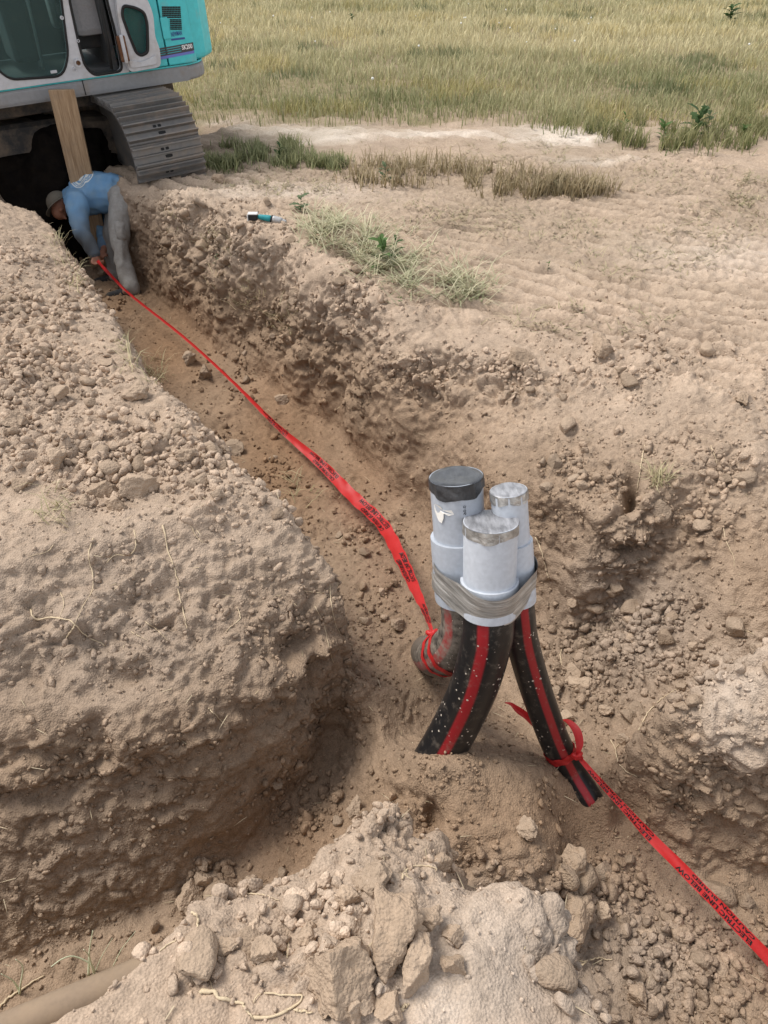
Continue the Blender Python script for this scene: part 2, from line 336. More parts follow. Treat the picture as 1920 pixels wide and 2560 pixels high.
# --- near ground: heights as a solid, remeshed evenly so that the steep walls carry as much relief as the flats
def remeshed(y0, y1, vox):
    ax = np.arange(-3.5, 3.3, .022); ay = np.arange(y0-.05, y1+.05, .022); XX, YY = np.meshgrid(ax, ay)
    HZ = hrough(XX.ravel(), YY.ravel()); nx, ny = len(ax), len(ay)
    top = np.stack([XX.ravel(), YY.ravel(), HZ], 1); bot = top.copy(); bot[:, 2] = -1.45
    F = grid_faces(nx, ny); nb = nx*ny
    ring = [i for i in range(nx)] + [j*nx+nx-1 for j in range(1, ny)] + [(ny-1)*nx+i for i in range(nx-2, -1, -1)] + [j*nx for j in range(ny-2, 0, -1)]
    side = np.array([(a, a+nb, b+nb, b) for a, b in zip(ring, ring[1:]+ring[:1])])
    solid = np_mesh('solid', np.vstack([top, bot]), np.vstack([F, F[:, ::-1]+nb, side])); so = link('ground_solid', solid)
    md = so.modifiers.new('r', 'REMESH'); md.mode = 'VOXEL'; md.voxel_size = vox
    dg = bpy.context.evaluated_depsgraph_get(); ev = so.evaluated_get(dg); em = ev.to_mesh()
    V = np.empty(len(em.vertices)*3, np.float32); em.vertices.foreach_get('co', V); V = V.reshape(-1, 3).astype(float)
    F = np.empty(len(em.loops), np.int32); em.loops.foreach_get('vertex_index', F); F = F.reshape(-1, 4)
    ev.to_mesh_clear(); bpy.data.objects.remove(so); bpy.data.meshes.remove(solid)
    NR = normals(V, F); u, v, zc = proj(V)
    bad = (V[:, 2] < -1.3) | (V[:, 0] < -3.47) | (V[:, 0] > 3.26) | (V[:, 1] < y0) | (V[:, 1] > y1)
    bad |= (zc > .2) & ((u < -560) | (u > 2480) | (v > 2950)) & (V[:, 1] > .0)      # well outside the view: the coarse sheet takes over
    F = F[~bad[F].any(1)]; used = np.zeros(len(V), bool); used[F.ravel()] = True; idx = np.cumsum(used)-1
    return V[used], NR[used], idx[F]
Va, Na, Fa = remeshed(-.42, 3.62, .0097); Vb, Nb, Fb = remeshed(3.6, 7.95, .0138)
V = np.vstack([Va, Vb]); NR = np.vstack([Na, Nb]); F = np.vstack([Fa, Fb+len(Va)])
D, Z = displace(V, NR)
V2 = V + NR*D[:, None]
flat = sstep(-.1, -.03, V[:, 2])*sstep(.75, .95, NR[:, 2])*sstep(4.2, 5.0, V[:, 1]+V[:, 0]*.9)
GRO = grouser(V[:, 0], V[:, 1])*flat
V2[:, 2] += flat*(.042*GRO + .010*fbm(V, .22, 3, 111) + .006*Z['lump3'])
NR2 = normals(V2, F)

def soil_tint(V, u, v, wall, n=None):
    """dry pale crust, brown subsoil, damp reddish floor"""
    dry = np.array([.425, .328, .248]); brown = np.array([.30, .215, .148]); damp = np.array([.26, .165, .100]); pale = np.array([.68, .60, .52]); grey = np.array([.285, .23, .185])
    n1 = fbm(V, .5, 3, 91); n2 = fbm(V, .12, 3, 95)
    z = V[:, 2]
    a = np.clip(sstep(-.45, .02, z) + .25*n1 + .12*n2, 0, 1)[:, None]
    c = brown*(1-a) + dry*a
    fl = zone(u, v, [(700, 1150, 160, 260, .9), (420, 850, 140, 170, .9), (900, 1200, 120, 150, .5), (700, 2100, 200, 150, .7), (1250, 2050, 320, 160, .75), (320, 740, 100, 90, .8)])
    b = np.clip(fl*sstep(-.35, -.8, z)*1.15 + .15*n1, 0, 1)[:, None]; c = c*(1-b) + damp*b
    gr = zone(u, v, [(1560, 1560, 240, 240, .9), (1500, 2400, 350, 200, .9), (350, 1600, 480, 300, .7), (200, 2100, 480, 250, .6)])[:, None]*np.clip(.7+.5*n1, 0, 1)[:, None]; c = c*(1-gr) + grey*gr*1.08
    pl = zone(u, v, [(790, 338, 140, 20, 1.3), (1080, 338, 250, 9, .8), (1400, 340, 140, 26, 1.3), (620, 320, 60, 8, .8), (1480, 405, 120, 12, .6), (560, 308, 120, 8, .5), (1150, 2450, 330, 230, .3), (1860, 1760, 120, 170, .3), (1800, 640, 260, 60, .25), (700, 480, 280, 25, .35)])
    k = np.clip(pl*(1+.8*n2+.6*n1), 0, 1)[:, None]; c = c*(1-k) + pale*k
    c = c*(1 + .12*n2 + .10*n1)[:, None]
    fr = (sstep(4.5, 6.5, V[:, 1]+.6*V[:, 0])*sstep(-.15, -.02, z)*np.clip(.45+.9*fbm(V*np.array([1, .8, 1]), .9, 4, 97), 0, 1))[:, None]; c = c*(1-fr*.5) + np.array([.31, .245, .175])*fr*.5
    fy = (sstep(10.2, 11.4, V[:, 1]+1.2*n1)*(.75+.4*n2))[:, None]; c = c*(1-fy) + np.array([.20, .17, .085])*fy
    return np.clip(c, .02, .9)

def soil_material(name, attr=True):
    m = newmat(name, (.33, .24, .16), .95, 0, .15); tc = N(m, 'ShaderNodeTexCoord'); ge = N(m, 'ShaderNodeNewGeometry'); pos = ge.outputs['Position']
    at = N(m, 'ShaderNodeAttribute'); at.attribute_name = 'tint'
    n1 = N(m, 'ShaderNodeTexNoise', Scale=45.0, Detail=3.0, Roughness=.7); L(m, pos, n1.inputs['Vector'])
    n2 = N(m, 'ShaderNodeTexNoise', Scale=210.0, Detail=1.0, Roughness=.6); L(m, pos, n2.inputs['Vector'])
    vo2 = N(m, 'ShaderNodeTexVoronoi', Scale=140.0); L(m, pos, vo2.inputs['Vector'])
    c = mixcol(m, 1.0, at.outputs['Color'], ramp(m, n1.outputs[0], .3, .72, (.80, .79, .78), (1.14, 1.13, 1.12)), 'MULTIPLY')
    c = mixcol(m, 1.0, c, ramp(m, n2.outputs[0], .3, .7, (.86, .86, .86), (1.1, 1.1, 1.1)), 'MULTIPLY')
    L(m, c, bsdf(m).inputs['Base Color'])
    ad3 = N(m, 'ShaderNodeMath', operation='MULTIPLY_ADD'); L(m, vo2.outputs['Distance'], ad3.inputs[0]); ad3.inputs[1].default_value = -.6; L(m, n1.outputs[0], ad3.inputs[2])
    b = N(m, 'ShaderNodeBump', Strength=.75, Distance=.007); L(m, ad3.outputs[0], b.inputs['Height']); L(m, b.outputs[0], bsdf(m).inputs['Normal'])
    return m
M_SOIL = soil_material('dry_soil')
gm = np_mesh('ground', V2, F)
set_color(gm, soil_tint(V2, Z['u'], Z['v'], Z['wall'])*(1+.16*GRO)[:, None])  # grooves tinted darker and ridges paler: track-print shading painted into the colour
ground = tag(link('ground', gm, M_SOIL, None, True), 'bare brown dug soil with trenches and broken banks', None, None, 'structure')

# --- ground further out, one sheet with a coarser pitch, continued to the horizon
def ring_sheet():
    xs = np.concatenate([-np.geomspace(400, 7, 30), np.arange(-6.5, 6.51, .05), np.geomspace(7, 400, 30)])
    ys = np.concatenate([-np.geomspace(60, 1, 10), np.arange(-.6, 14.0, .045), np.geomspace(14.3, 900, 60)])
    XX, YY = np.meshgrid(xs, ys); x = XX.ravel(); y = YY.ravel(); q = np.stack([x, y, 0*x], 1)
    z = np.where((x > X0) & (x < X1) & (y > Y0) & (y < Y1), hrough(x, y), 0.0)
    ext = 1-sstep(12, 13, y)
    z = z*np.where((x > X1) | (x < X0), 0, 1)
    z += .03*fbm(q, 1.3, 4, 101)*sstep(4, 8, y) + .10*fbm(q, 9, 2, 103)*sstep(14, 30, y)
    u, v, zc = proj(np.stack([x, y, z], 1)); okv = zc > .3
    z += .030*fbm(q, .3, 3, 113)*(y > 7)*(y < 14)
    z += .040*grouser(x, y)*sstep(4.5, 5.5, y)*(1-sstep(9.5, 11, y))*(np.abs(x) < 6.4) + .012*fbm(q, .12, 3, 107)*(y < 14)
    nearz = (np.abs(x) < 6.4)*(y < 14)*(y > -.5); z += nearz*(.05*fbm(q, .4, 4, 121) + .02*np.clip(1-worley(q, .14, 123)[0]*1.2, 0, 1))*(1-.6*sstep(5, 7, y))
    # hollow out below the finer near ground
    inside = (x > -3.4) & (x < 3.18) & (y > -.35) & (y < 7.88) & okv & (u > -510) & (u < 2430) & ((v < 2900) | (y < .3))
    z = np.where(inside, np.minimum(z-.35, -.35 + z*0 + z), z)
    V = np.stack([x, y, z], 1); F = grid_faces(len(xs), len(ys))
    keep = ~inside[F].all(1)
    me = np_mesh('open_ground', V, F[keep]); t = soil_tint(V, np.where(okv, u, -9999), np.where(okv, v, -9999), 0)
    set_color(me, t); return me
far_ground = tag(link('open_ground', ring_sheet(), M_SOIL, None, True), 'tracked pale soil and field reaching to the horizon', None, None, 'structure')

dg = bpy.context.evaluated_depsgraph_get(); dg.update()
BVH = BVHTree.FromObject(ground, dg); BVH2 = BVHTree.FromObject(far_ground, dg)
CAMP = Vector((0, 0, CAM_H))
def hit(u, v):                        # where the photo pixel meets the ground: point, normal
    d = Vector(raydir(u, v)).normalized(); best = None
    for b in (BVH, BVH2):
        r = b.ray_cast(CAMP, d)
        if r[0] is not None and (best is None or r[3] < best[2]): best = (r[0], r[1], r[3])
    return (np.array(best[0]), np.array(best[1])) if best else (None, None)
def drop(x, y, z0=3.0):               # ground height straight below
    best = -9
    for b in (BVH, BVH2):
        r = b.ray_cast(Vector((x, y, z0)), Vector((0, 0, -1)))
        if r[0] is not None: best = max(best, r[0].z)
    return best
# ================================================================== SOIL CLODS AND STONES
def ico(sub):
    bm = bmesh.new(); bmesh.ops.create_icosphere(bm, subdivisions=sub, radius=1)
    v = np.array([x.co[:] for x in bm.verts]); f = np.array([[x.index for x in t.verts] for t in bm.faces]); bm.free(); return v, f
def clod_shape(sub, seed, cuts=7, rough=.12):
    r = np.random.default_rng(seed); v, f = ico(sub); v = v*np.array([1, r.uniform(.7, 1), r.uniform(.55, .85)])
    for _ in range(cuts):
        n = r.normal(size=3); n /= np.linalg.norm(n); h = r.uniform(.34, .62); d = np.clip(v@n-h, 0, None); v = v-d[:, None]*n
    if rough:
        v = v*(1+rough*vnoise(v+seed, .7, seed)+rough*.6*vnoise(v+seed, .33, seed+1))[:, None]
        if sub >= 3: v = v*(1+rough*.4*vnoise(v+seed, .16, seed+2)+(rough*.22*vnoise(v+seed, .07, seed+3) if sub > 4 else 0))[:, None]
    return v, f
def rand_rot(n, r):
    q = r.normal(size=(n, 4)); q /= np.linalg.norm(q, axis=1)[:, None]; w, x, y, z = q.T
    return np.stack([np.stack([1-2*(y*y+z*z), 2*(x*y-z*w), 2*(x*z+y*w)], 1), np.stack([2*(x*y+z*w), 1-2*(x*x+z*z), 2*(y*z-x*w)], 1), np.stack([2*(x*z-y*w), 2*(y*z+x*w), 1-2*(x*x+y*y)], 1)], 1)
GU, GV = Z['u'], Z['v']
inview = (GU > -520) & (GU < 2440) & (GV > -50) & (GV < 2800)
CL = zone(GU, GV, [(120, 780, 200, 160, 1), (60, 650, 90, 80, .6), (90, 960, 190, 170, 1.3), (330, 1150, 380, 110, 1.2), (560, 1230, 220, 90, 1), (1600, 1640, 300, 150, 1.3), (1750, 1250, 180, 200, .8), (1480, 2230, 160, 100, 1.2), (1650, 2420, 330, 190, 1.3),
    (820, 2330, 260, 170, 1.3), (560, 2420, 240, 120, .9), (760, 1960, 110, 150, .9), (1180, 2150, 220, 50, .7), (560, 2200, 110, 60, 1.2), (980, 2060, 110, 80, .8), (930, 1350, 120, 260, .55), (560, 1000, 140, 200, .5),
    (1250, 930, 420, 60, 1.1), (800, 760, 260, 90, 1), (520, 580, 220, 90, 1), (1650, 900, 260, 90, .6), (1500, 1150, 260, 130, .5), (1150, 1950, 260, 90, .2), (300, 2330, 330, 60, .35), (700, 1300, 200, 60, .7)])
up = np.clip(NR2[:, 2], 0, 1)
PATCH = .35+1.3*sstep(-.2, .45, fbm(V2, .22, 2, 205))
dens = PATCH*(CL + .13*(Z['zc'] < 5) + .05)*(.15+.85*sstep(.2, .6, up))*inview*(1-.75*zone(GU, GV, [(1230, 2480, 230, 170, 1), (350, 1700, 500, 300, .7), (1800, 1900, 200, 250, .8)]))
def sample(n, w, r):
    c = np.cumsum(w); return np.searchsorted(c, r.random(n)*c[-1])
def clod_tint(p, r):
    u, v, _ = proj(p); t = soil_tint(p, u, v, 0); return t*r.uniform(.95, 1.32, len(p))[:, None]
def scatter(name, n, smin, smax, power, sub, nvar, seed, label, w, sink=.25, flat_=None):
    r = np.random.default_rng(seed); i = sample(n, w, r); s = smin*(1-r.random(n)*(1-(smin/smax)**power))**(-1/power)
    pos = V2[i] + NR2[i]*(s*r.uniform(sink-.25, sink+.3, n))[:, None] + r.normal(size=(n, 3))*.003
    rot = rand_rot(n, r)
    if flat_:                          # flakes lying against the face: flattened along its normal
        nn = NR2[i]; x = np.cross(nn, r.normal(size=(n, 3))); x /= np.linalg.norm(x, axis=1)[:, None]; y = np.cross(nn, x); rot = np.stack([x, y*r.uniform(.5, .95, (n, 1)), nn*r.uniform(flat_*.6, flat_*1.4, (n, 1))], 2)
    tint = clod_tint(pos, r); Vs, Fs, Cs, off = [], [], [], 0
    for k in range(nvar):
        bv, bf = clod_shape(sub, seed*31+k, 4 if sub < 2 else 6, .16 if sub < 2 else .14); m = np.where(np.arange(n) % nvar == k)[0]
        vv = np.einsum('nij,vj->nvi', rot[m], bv)*s[m, None, None] + pos[m, None, :]
        Vs.append(vv.reshape(-1, 3)); Fs.append((bf[None]+(np.arange(len(m))*len(bv))[:, None, None]+off).reshape(-1, 3)); Cs.append(np.repeat(tint[m], len(bv), 0)); off += len(m)*len(bv)
    me = np_mesh(name, np.vstack(Vs), np.vstack(Fs)); set_color(me, np.vstack(Cs))
    return tag(link(name, me, M_SOIL), label, None, None, 'stuff')
scatter('soil_crumbs', 29000, .004, .0135, 1.5, 1, 8, 501, 'countless small soil crumbs strewn over banks and trench floors', dens, .2)
scatter('loose_clods', 5200, .013, .036, 1.7, 2, 8, 502, 'loose gravel-sized soil clods piled on banks and trench floors', dens*(CL > .3)*CL, .25)
wz = np.maximum.reduce([Z['wa']*1.2, zone(GU, GV, [(1820, 1900, 200, 260, 1)]), Z['rb']*.7, .25*Z['wall']])*inview*sstep(.95, .6, NR2[:, 2])*PATCH*sstep(-.99, -.75, V2[:, 2])
scatter('wall_flakes', 6500, .008, .034, 1.5, 1, 8, 503, 'broken soil flakes clinging to the cut trench walls', wz, .05, .42)
# ================================================================== CONDUITS
def text_mesh(txt, size=1.0, extra=0):
    cu = bpy.data.curves.new('t', 'FONT'); cu.body = txt; cu.size = size; cu.resolution_u = 2; cu.offset = extra
    o = bpy.data.objects.new('t', cu); COL.objects.link(o); dg = bpy.context.evaluated_depsgraph_get()
    me = bpy.data.meshes.new_from_object(o.evaluated_get(dg)); bpy.data.objects.remove(o); bpy.data.curves.remove(cu)
    bm = bmesh.new(); bm.from_mesh(me); bpy.data.meshes.remove(me); bmesh.ops.triangulate(bm, faces=bm.faces[:])
    v = np.array([x.co[:2] for x in bm.verts]); f = [[x.index for x in t.verts] for t in bm.faces]; bm.free(); return v, f
def text_on(name, txt, fn, mat, parent, sx=1, sy=1, width=None, extra=0):
    """lettering mapped by fn(x, y)->xyz; width squeezes the line to that length, sy is the letter height"""
    v, f = text_mesh(txt, 1.0, extra); v = v - v.min(0); w, h = v.max(0); v = v/np.array([w, h])
    v = v*np.array([width if width else sx*w/h*sy, sy])
    me = bpy.data.meshes.new(name); me.from_pydata([tuple(fn(a, b)) for a, b in v], [], f); me.update()
    return link(name, me, mat, parent)

M_HDPE = newmat('black_polyethylene', (.012, .012, .013), .34, 0, .5)
def hdpe(stripe_angles, stripe_w, dust=.5):
    m = newmat('striped_conduit', (.012, .012, .013), .36, 0, .5); at = N(m, 'ShaderNodeAttribute'); at.attribute_name = 'tint'
    tc = N(m, 'ShaderNodeTexCoord'); n = N(m, 'ShaderNodeTexNoise', Scale=30.0, Detail=6.0, Roughness=.75); L(m, tc.outputs['Object'], n.inputs['Vector'])
    vo = N(m, 'ShaderNodeTexVoronoi', Scale=48.0); L(m, tc.outputs['Object'], vo.inputs['Vector']); n2 = N(m, 'ShaderNodeTexNoise', Scale=7.0, Detail=2.0); L(m, tc.outputs['Object'], n2.inputs['Vector'])
    sp = N(m, 'ShaderNodeMath', operation='ADD'); L(m, vo.outputs['Distance'], sp.inputs[0]); L(m, ramp(m, n2.outputs[0], .35, .75, (.30, .30, .30), (-.02, -.02, -.02)), sp.inputs[1])
    f = ramp(m, sp.outputs[0], .24, .29, (1, 1, 1), (0, 0, 0))
    f2 = ramp(m, n.outputs[0], .54, .92)
    c = mixcol(m, f2, at.outputs['Color'], (.23, .19, .15)); c = mixcol(m, f, c, (.55, .48, .40)); L(m, c, bsdf(m).inputs['Base Color'])
    mr = N(m, 'ShaderNodeMapRange'); L(m, f2, mr.inputs[0]); mr.inputs[3].default_value = .33; mr.inputs[4].default_value = .85; L(m, mr.outputs[0], bsdf(m).inputs['Roughness'])
    return m
M_COND = hdpe(None, 0); M_CONDD = hdpe(None, 0); M_CONDD.name = 'dusty_conduit'
for _n in M_CONDD.node_tree.nodes:
    if _n.type == 'VALTORGB' and abs(_n.color_ramp.elements[0].position-.54) < .01: _n.color_ramp.elements[0].position = .34; _n.color_ramp.elements[1].position = .66
M_PVC = grime('grey_pvc', (.42, .45, .50), (.38, .30, .22), .12, .34, 0, 9, .45, 0)
M_PVCW = grime('pale_pvc', (.54, .57, .62), (.38, .30, .22), .10, .34, 0, 9, .45, 0)
def tape_mat(name, col, rough, metal, wr=60, st=.6):
    m = newmat(name, col, rough, metal, .5); tc = N(m, 'ShaderNodeTexCoord'); mp = N(m, 'ShaderNodeMapping'); mp.inputs['Scale'].default_value = (1, .16, 1); mp.inputs['Rotation'].default_value = (0, 0, .55)
    L(m, tc.outputs['Object'], mp.inputs[0]); n = N(m, 'ShaderNodeTexNoise', Scale=wr, Detail=4.0, Roughness=.6); L(m, mp.outputs[0], n.inputs['Vector'])
    b = N(m, 'ShaderNodeBump', Strength=st, Distance=.006); L(m, n.outputs[0], b.inputs['Height']); L(m, b.outputs[0], bsdf(m).inputs['Normal'])
    n2 = N(m, 'ShaderNodeTexNoise', Scale=14.0, Detail=5.0); L(m, tc.outputs['Object'], n2.inputs['Vector'])
    c1_ = mixcol(m, ramp(m, n2.outputs[0], .45, .8), col, tuple(min(1, c*1.25+.05) for c in col)); L(m, mixcol(m, 1.0, c1_, ramp(m, n.outputs[0], .36, .62, (.55, .55, .55), (1.08, 1.08, 1.08)), 'MULTIPLY'), bsdf(m).inputs['Base Color']); return m
M_DUCT = tape_mat('silver_duct_tape', (.46, .445, .42), .34, .45, 40, 1.0)
M_DUCTTOP = tape_mat('silver_duct_tape_taut', (.36, .36, .38), .40, .35, 45, .9)
M_BLACKTAPE = tape_mat('black_tape', (.035, .037, .042), .30, 0, 40, .6)
M_PRINT = newmat('black_print', (.012, .010, .010), .5); M_WHITEPAINT = newmat('white_print', (.8, .8, .78), .5)
M_BLUEPRINT = newmat('faded_blue_print', (.05, .09, .28), .55)

def circle_tube(name, path, rad, mat, parent, seg=40, stripes=None, sw=.25, dust_ang=None, open_ends=True, up0=None):
    pts = np.asarray(path); V, Fq, n = tube_arrays(pts, rad, seg); me = np_mesh(name, V, np.array(Fq))
    if stripes is not None:
        ang = np.tile(np.arange(seg)/seg*360, n); c = np.tile(np.array([.012, .012, .013]), (len(V), 1))
        for a in stripes:
            d = np.abs((ang-a+180) % 360-180); m = d <= sw; c[m] = (.30, .014, .020)
        set_color(me, c)
    o = link(name, me, mat, parent, True); return o
def axis_frame(path):
    p = np.asarray(path); T_ = np.gradient(p, axis=0); return T_/np.linalg.norm(T_, axis=1)[:, None]
def cap(parent, c, ax, r, h, top_mat, side_mat, seed, sag=.004, tear=.018, flaps=()):
    """tape stretched over a pipe end: dished wrinkled top, skirt with an uneven lower edge, loose corners"""
    ax = ax/np.linalg.norm(ax); X = np.cross(ax, [0, 1, 0]); X /= np.linalg.norm(X); Y = np.cross(ax, X); seg = 64; V, F = [], []
    rr = np.random.default_rng(seed); ph = rr.uniform(0, 6, 6)
    rings = [(.0, 0), (.35, 0), (.7, 0), (.93, 0), (1.0, -.003)]
    for q, z in rings:
        for k in range(seg):
            a = 2*math.pi*k/seg; w = .0016*math.sin(3*a+ph[0]+8*q)*q - sag*(1-q*q)
            V.append(c + r*q*(math.cos(a)*X+math.sin(a)*Y) + ax*(z+w))
    for i in range(len(rings)-1):
        for k in range(seg): F.append((i*seg+k, i*seg+(k+1) % seg, (i+1)*seg+(k+1) % seg, (i+1)*seg+k))
    me = bpy.data.meshes.new('cap_top'); me.from_pydata([tuple(v) for v in V], [], F); me.update(); t = link('cap_tape', me, top_mat, parent, True)
    V, F = [], []; lv = [-.003, -.3, -.6, -.85, -1.0]
    for i, q in enumerate(lv):
        for k in range(seg):
            a = 2*math.pi*k/seg; z = -.003 if i == 0 else q*(h + tear*(.5*math.sin(2*a+ph[1])+.35*math.sin(5*a+ph[2])))
            fl = sum(wd*max(0, 1-abs((a-fa+math.pi) % (2*math.pi)-math.pi)/.28) for fa, wd in flaps)
            z -= fl*(-q if i else 0); rad = r*1.012 + (.0012*math.sin(17*a+ph[3])+.0015*math.sin(9*a+ph[4]))*(i > 0) + (fl*.25 if i == len(lv)-1 else 0)
            V.append(c + rad*(math.cos(a)*X+math.sin(a)*Y) + ax*z)
    for i in range(len(lv)-1):
        for k in range(seg): F.append((i*seg+k, i*seg+(k+1) % seg, (i+1)*seg+(k+1) % seg, (i+1)*seg+k))
    me = bpy.data.meshes.new('cap_skirt'); me.from_pydata([tuple(v) for v in V], [], F); me.update(); link('cap_skirt', me, side_mat, t, True)
    return t
def pvc_body(parent, top, bot, r, bell_r, bell_at, mat, mat2):
    """plain pipe pushed into a belled sleeve; rows from top to bottom"""
    top, bot = np.array(top), np.array(bot); prof = [(0, r*.97), (.0, r), (bell_at, r), (bell_at, bell_r*.995), (bell_at+.02, bell_r), (.98, bell_r), (1.0, bell_r*.99), (1.0, r*.9)]
    ax = (top-bot)/np.linalg.norm(top-bot); X = np.cross(ax, [0, 1, 0]); X /= np.linalg.norm(X); Y = np.cross(ax, X); seg = 56
    def part(name, pr, mt):
        V = [top+(bot-top)*q + rr*(math.cos(2*math.pi*k/seg)*X + math.sin(2*math.pi*k/seg)*Y) for q, rr in pr for k in range(seg)]
        F = [(i*seg+k, i*seg+(k+1) % seg, (i+1)*seg+(k+1) % seg, (i+1)*seg+k) for i in range(len(pr)-1) for k in range(seg)]
        me = bpy.data.meshes.new(name); me.from_pydata([tuple(v) for v in V], [], F); me.update(); return link(name, me, mt, parent, True)
    a = part('pipe_end', prof[:3], mat); b = part('coupling', prof[2:], mat2)
    for x in (a, b):
        md = x.modifiers.new('e', 'EDGE_SPLIT'); md.split_angle = R(35)
    return X, Y, ax

# front conduit
FC = PZ(1227, 1303, 2.27); FB = PZ(1222, 1527, 2.405); axF = (FC-FB)/np.linalg.norm(FC-FB)
c1 = empty('conduit', PZ(1107, 1871, 2.75)); tag(c1, 'front grey capped conduit, silver tape top, curving black below with bold red stripe', 'conduit'); c1['group'] = 'taped conduits rising from the pit'
def keep(parent, *objs): pass
c1.location = (0, 0, 0)
pathF = smooth_path([FB+axF*.03, PZ(1221, 1560, 2.425), PZ(1217, 1601, 2.46), PZ(1190, 1702, 2.57), PZ(1153, 1787, 2.67), PZ(1107, 1871, 2.75), PZ(1048, 1960, 2.83), PZ(980, 2050, 2.93)], 60)
pvc_body(c1, FC, FB, .0838, .0925, .64, M_PVCW, M_PVCW)
circle_tube('black_pipe', pathF, .0835, M_COND, c1, 72, (262, 162, 20), 10)
cap(c1, FC+axF*.002, axF, .085, .036, M_DUCTTOP, M_DUCT, 1, .003, .010, ((3.75, .045), (4.1, .03)))
# back conduit
BC = PZ(1140, 1190, 2.335); BB = PZ(1157, 1492, 2.52); axB = (BC-BB)/np.linalg.norm(BC-BB)
c2 = empty('conduit'); tag(c2, 'back conduit with black tape cap, its dusty black bend knotted with red tape', 'conduit'); c2['group'] = 'taped conduits rising from the pit'
pathB = smooth_path([BB+axB*.03, PZ(1163, 1520, 2.545), PZ(1160, 1575, 2.60), PZ(1133, 1620, 2.70), PZ(1098, 1637, 2.85), PZ(1083, 1637, 3.1), PZ(1072, 1632, 3.5), PZ(1066, 1628, 3.9)], 70)
pvc_body(c2, BC, BB, .0838, .0945, .47, M_PVC, M_PVC)
circle_tube('black_pipe', pathB, .0835, M_CONDD, c2, 72, (290, 170, 50), 12)
cap(c2, BC+axB*.002, axB, .0855, .047, M_BLACKTAPE, M_BLACKTAPE, 5, .004, .014, ((3.9, .05), (3.5, .02)))
# small right conduit
RC = PZ(1271, 1225, 2.305); RB = PZ(1291, 1500, 2.47); axR = (RC-RB)/np.linalg.norm(RC-RB)
c3 = empty('conduit'); tag(c3, 'slim right conduit with silver tape cap, black lower pipe slanting right', 'conduit'); c3['group'] = 'taped conduits rising from the pit'
pathR = smooth_path([RB+axR*.03, PZ(1296, 1540, 2.50), PZ(1305, 1601, 2.57), PZ(1333, 1702, 2.67), PZ(1362, 1787, 2.74), PZ(1388, 1854, 2.80), PZ(1428, 1930, 2.85), PZ(1476, 2010, 2.83), PZ(1512, 2080, 2.93), PZ(1545, 2150, 3.08)], 70)
pvc_body(c3, RC, RB, .057, .0655, .44, M_PVCW, M_PVCW)
circle_tube('black_pipe', pathR, .057, M_COND, c3, 64, (238, 343, 123), 13)
cap(c3, RC+axR*.002, axR, .0580, .034, M_DUCTTOP, M_DUCT, 9, .002, .008, ((5.2, .05), (5.5, .03)))
# stamped print down the back pipe end and its white torn label with rope glue line
camside = lambda C, ax: (lambda d: d/np.linalg.norm(d))((np.array([0, 0, CAM_H])-C) - ax*np.dot(np.array([0, 0, CAM_H])-C, ax))
dB = camside(BC, axB); sB = np.cross(axB, dB)
def on_back(x, y, off=.0016, a0=.0):
    a = a0 + y/.0838; n = dB*math.cos(a) + sB*math.sin(a); return BC - axB*(.066+x) + n*(.0838+off)
text_on('printed_marking', '0.06 .XB2', lambda x, y: on_back(x, -y, .0014, .30), M_PRINT, c2, sy=.009, width=.075)
def patch(name, pts, mat, parent, off=.0022):
    V = [on_back(x, y, off+.002*math.sin(90*y)) for x, y in pts]; me = bpy.data.meshes.new(name); me.from_pydata([tuple(v) for v in V], [], [tuple(range(len(V)))]); me.update(); return link(name, me, mat, parent)
M_LABEL = grime('torn_white_label', (.78, .75, .70), (.5, .42, .34), .25, .7, 0, 20)
lab = [(.004, -.078), (.004, -.055), (.016, -.046), (.014, -.02), (.028, -.012), (.034, -.03), (.026, -.045), (.044, -.046), (.062, -.054), (.058, -.066), (.05, -.074), (.03, -.088), (.01, -.09)]
patch('torn_label', lab, M_LABEL, c2)
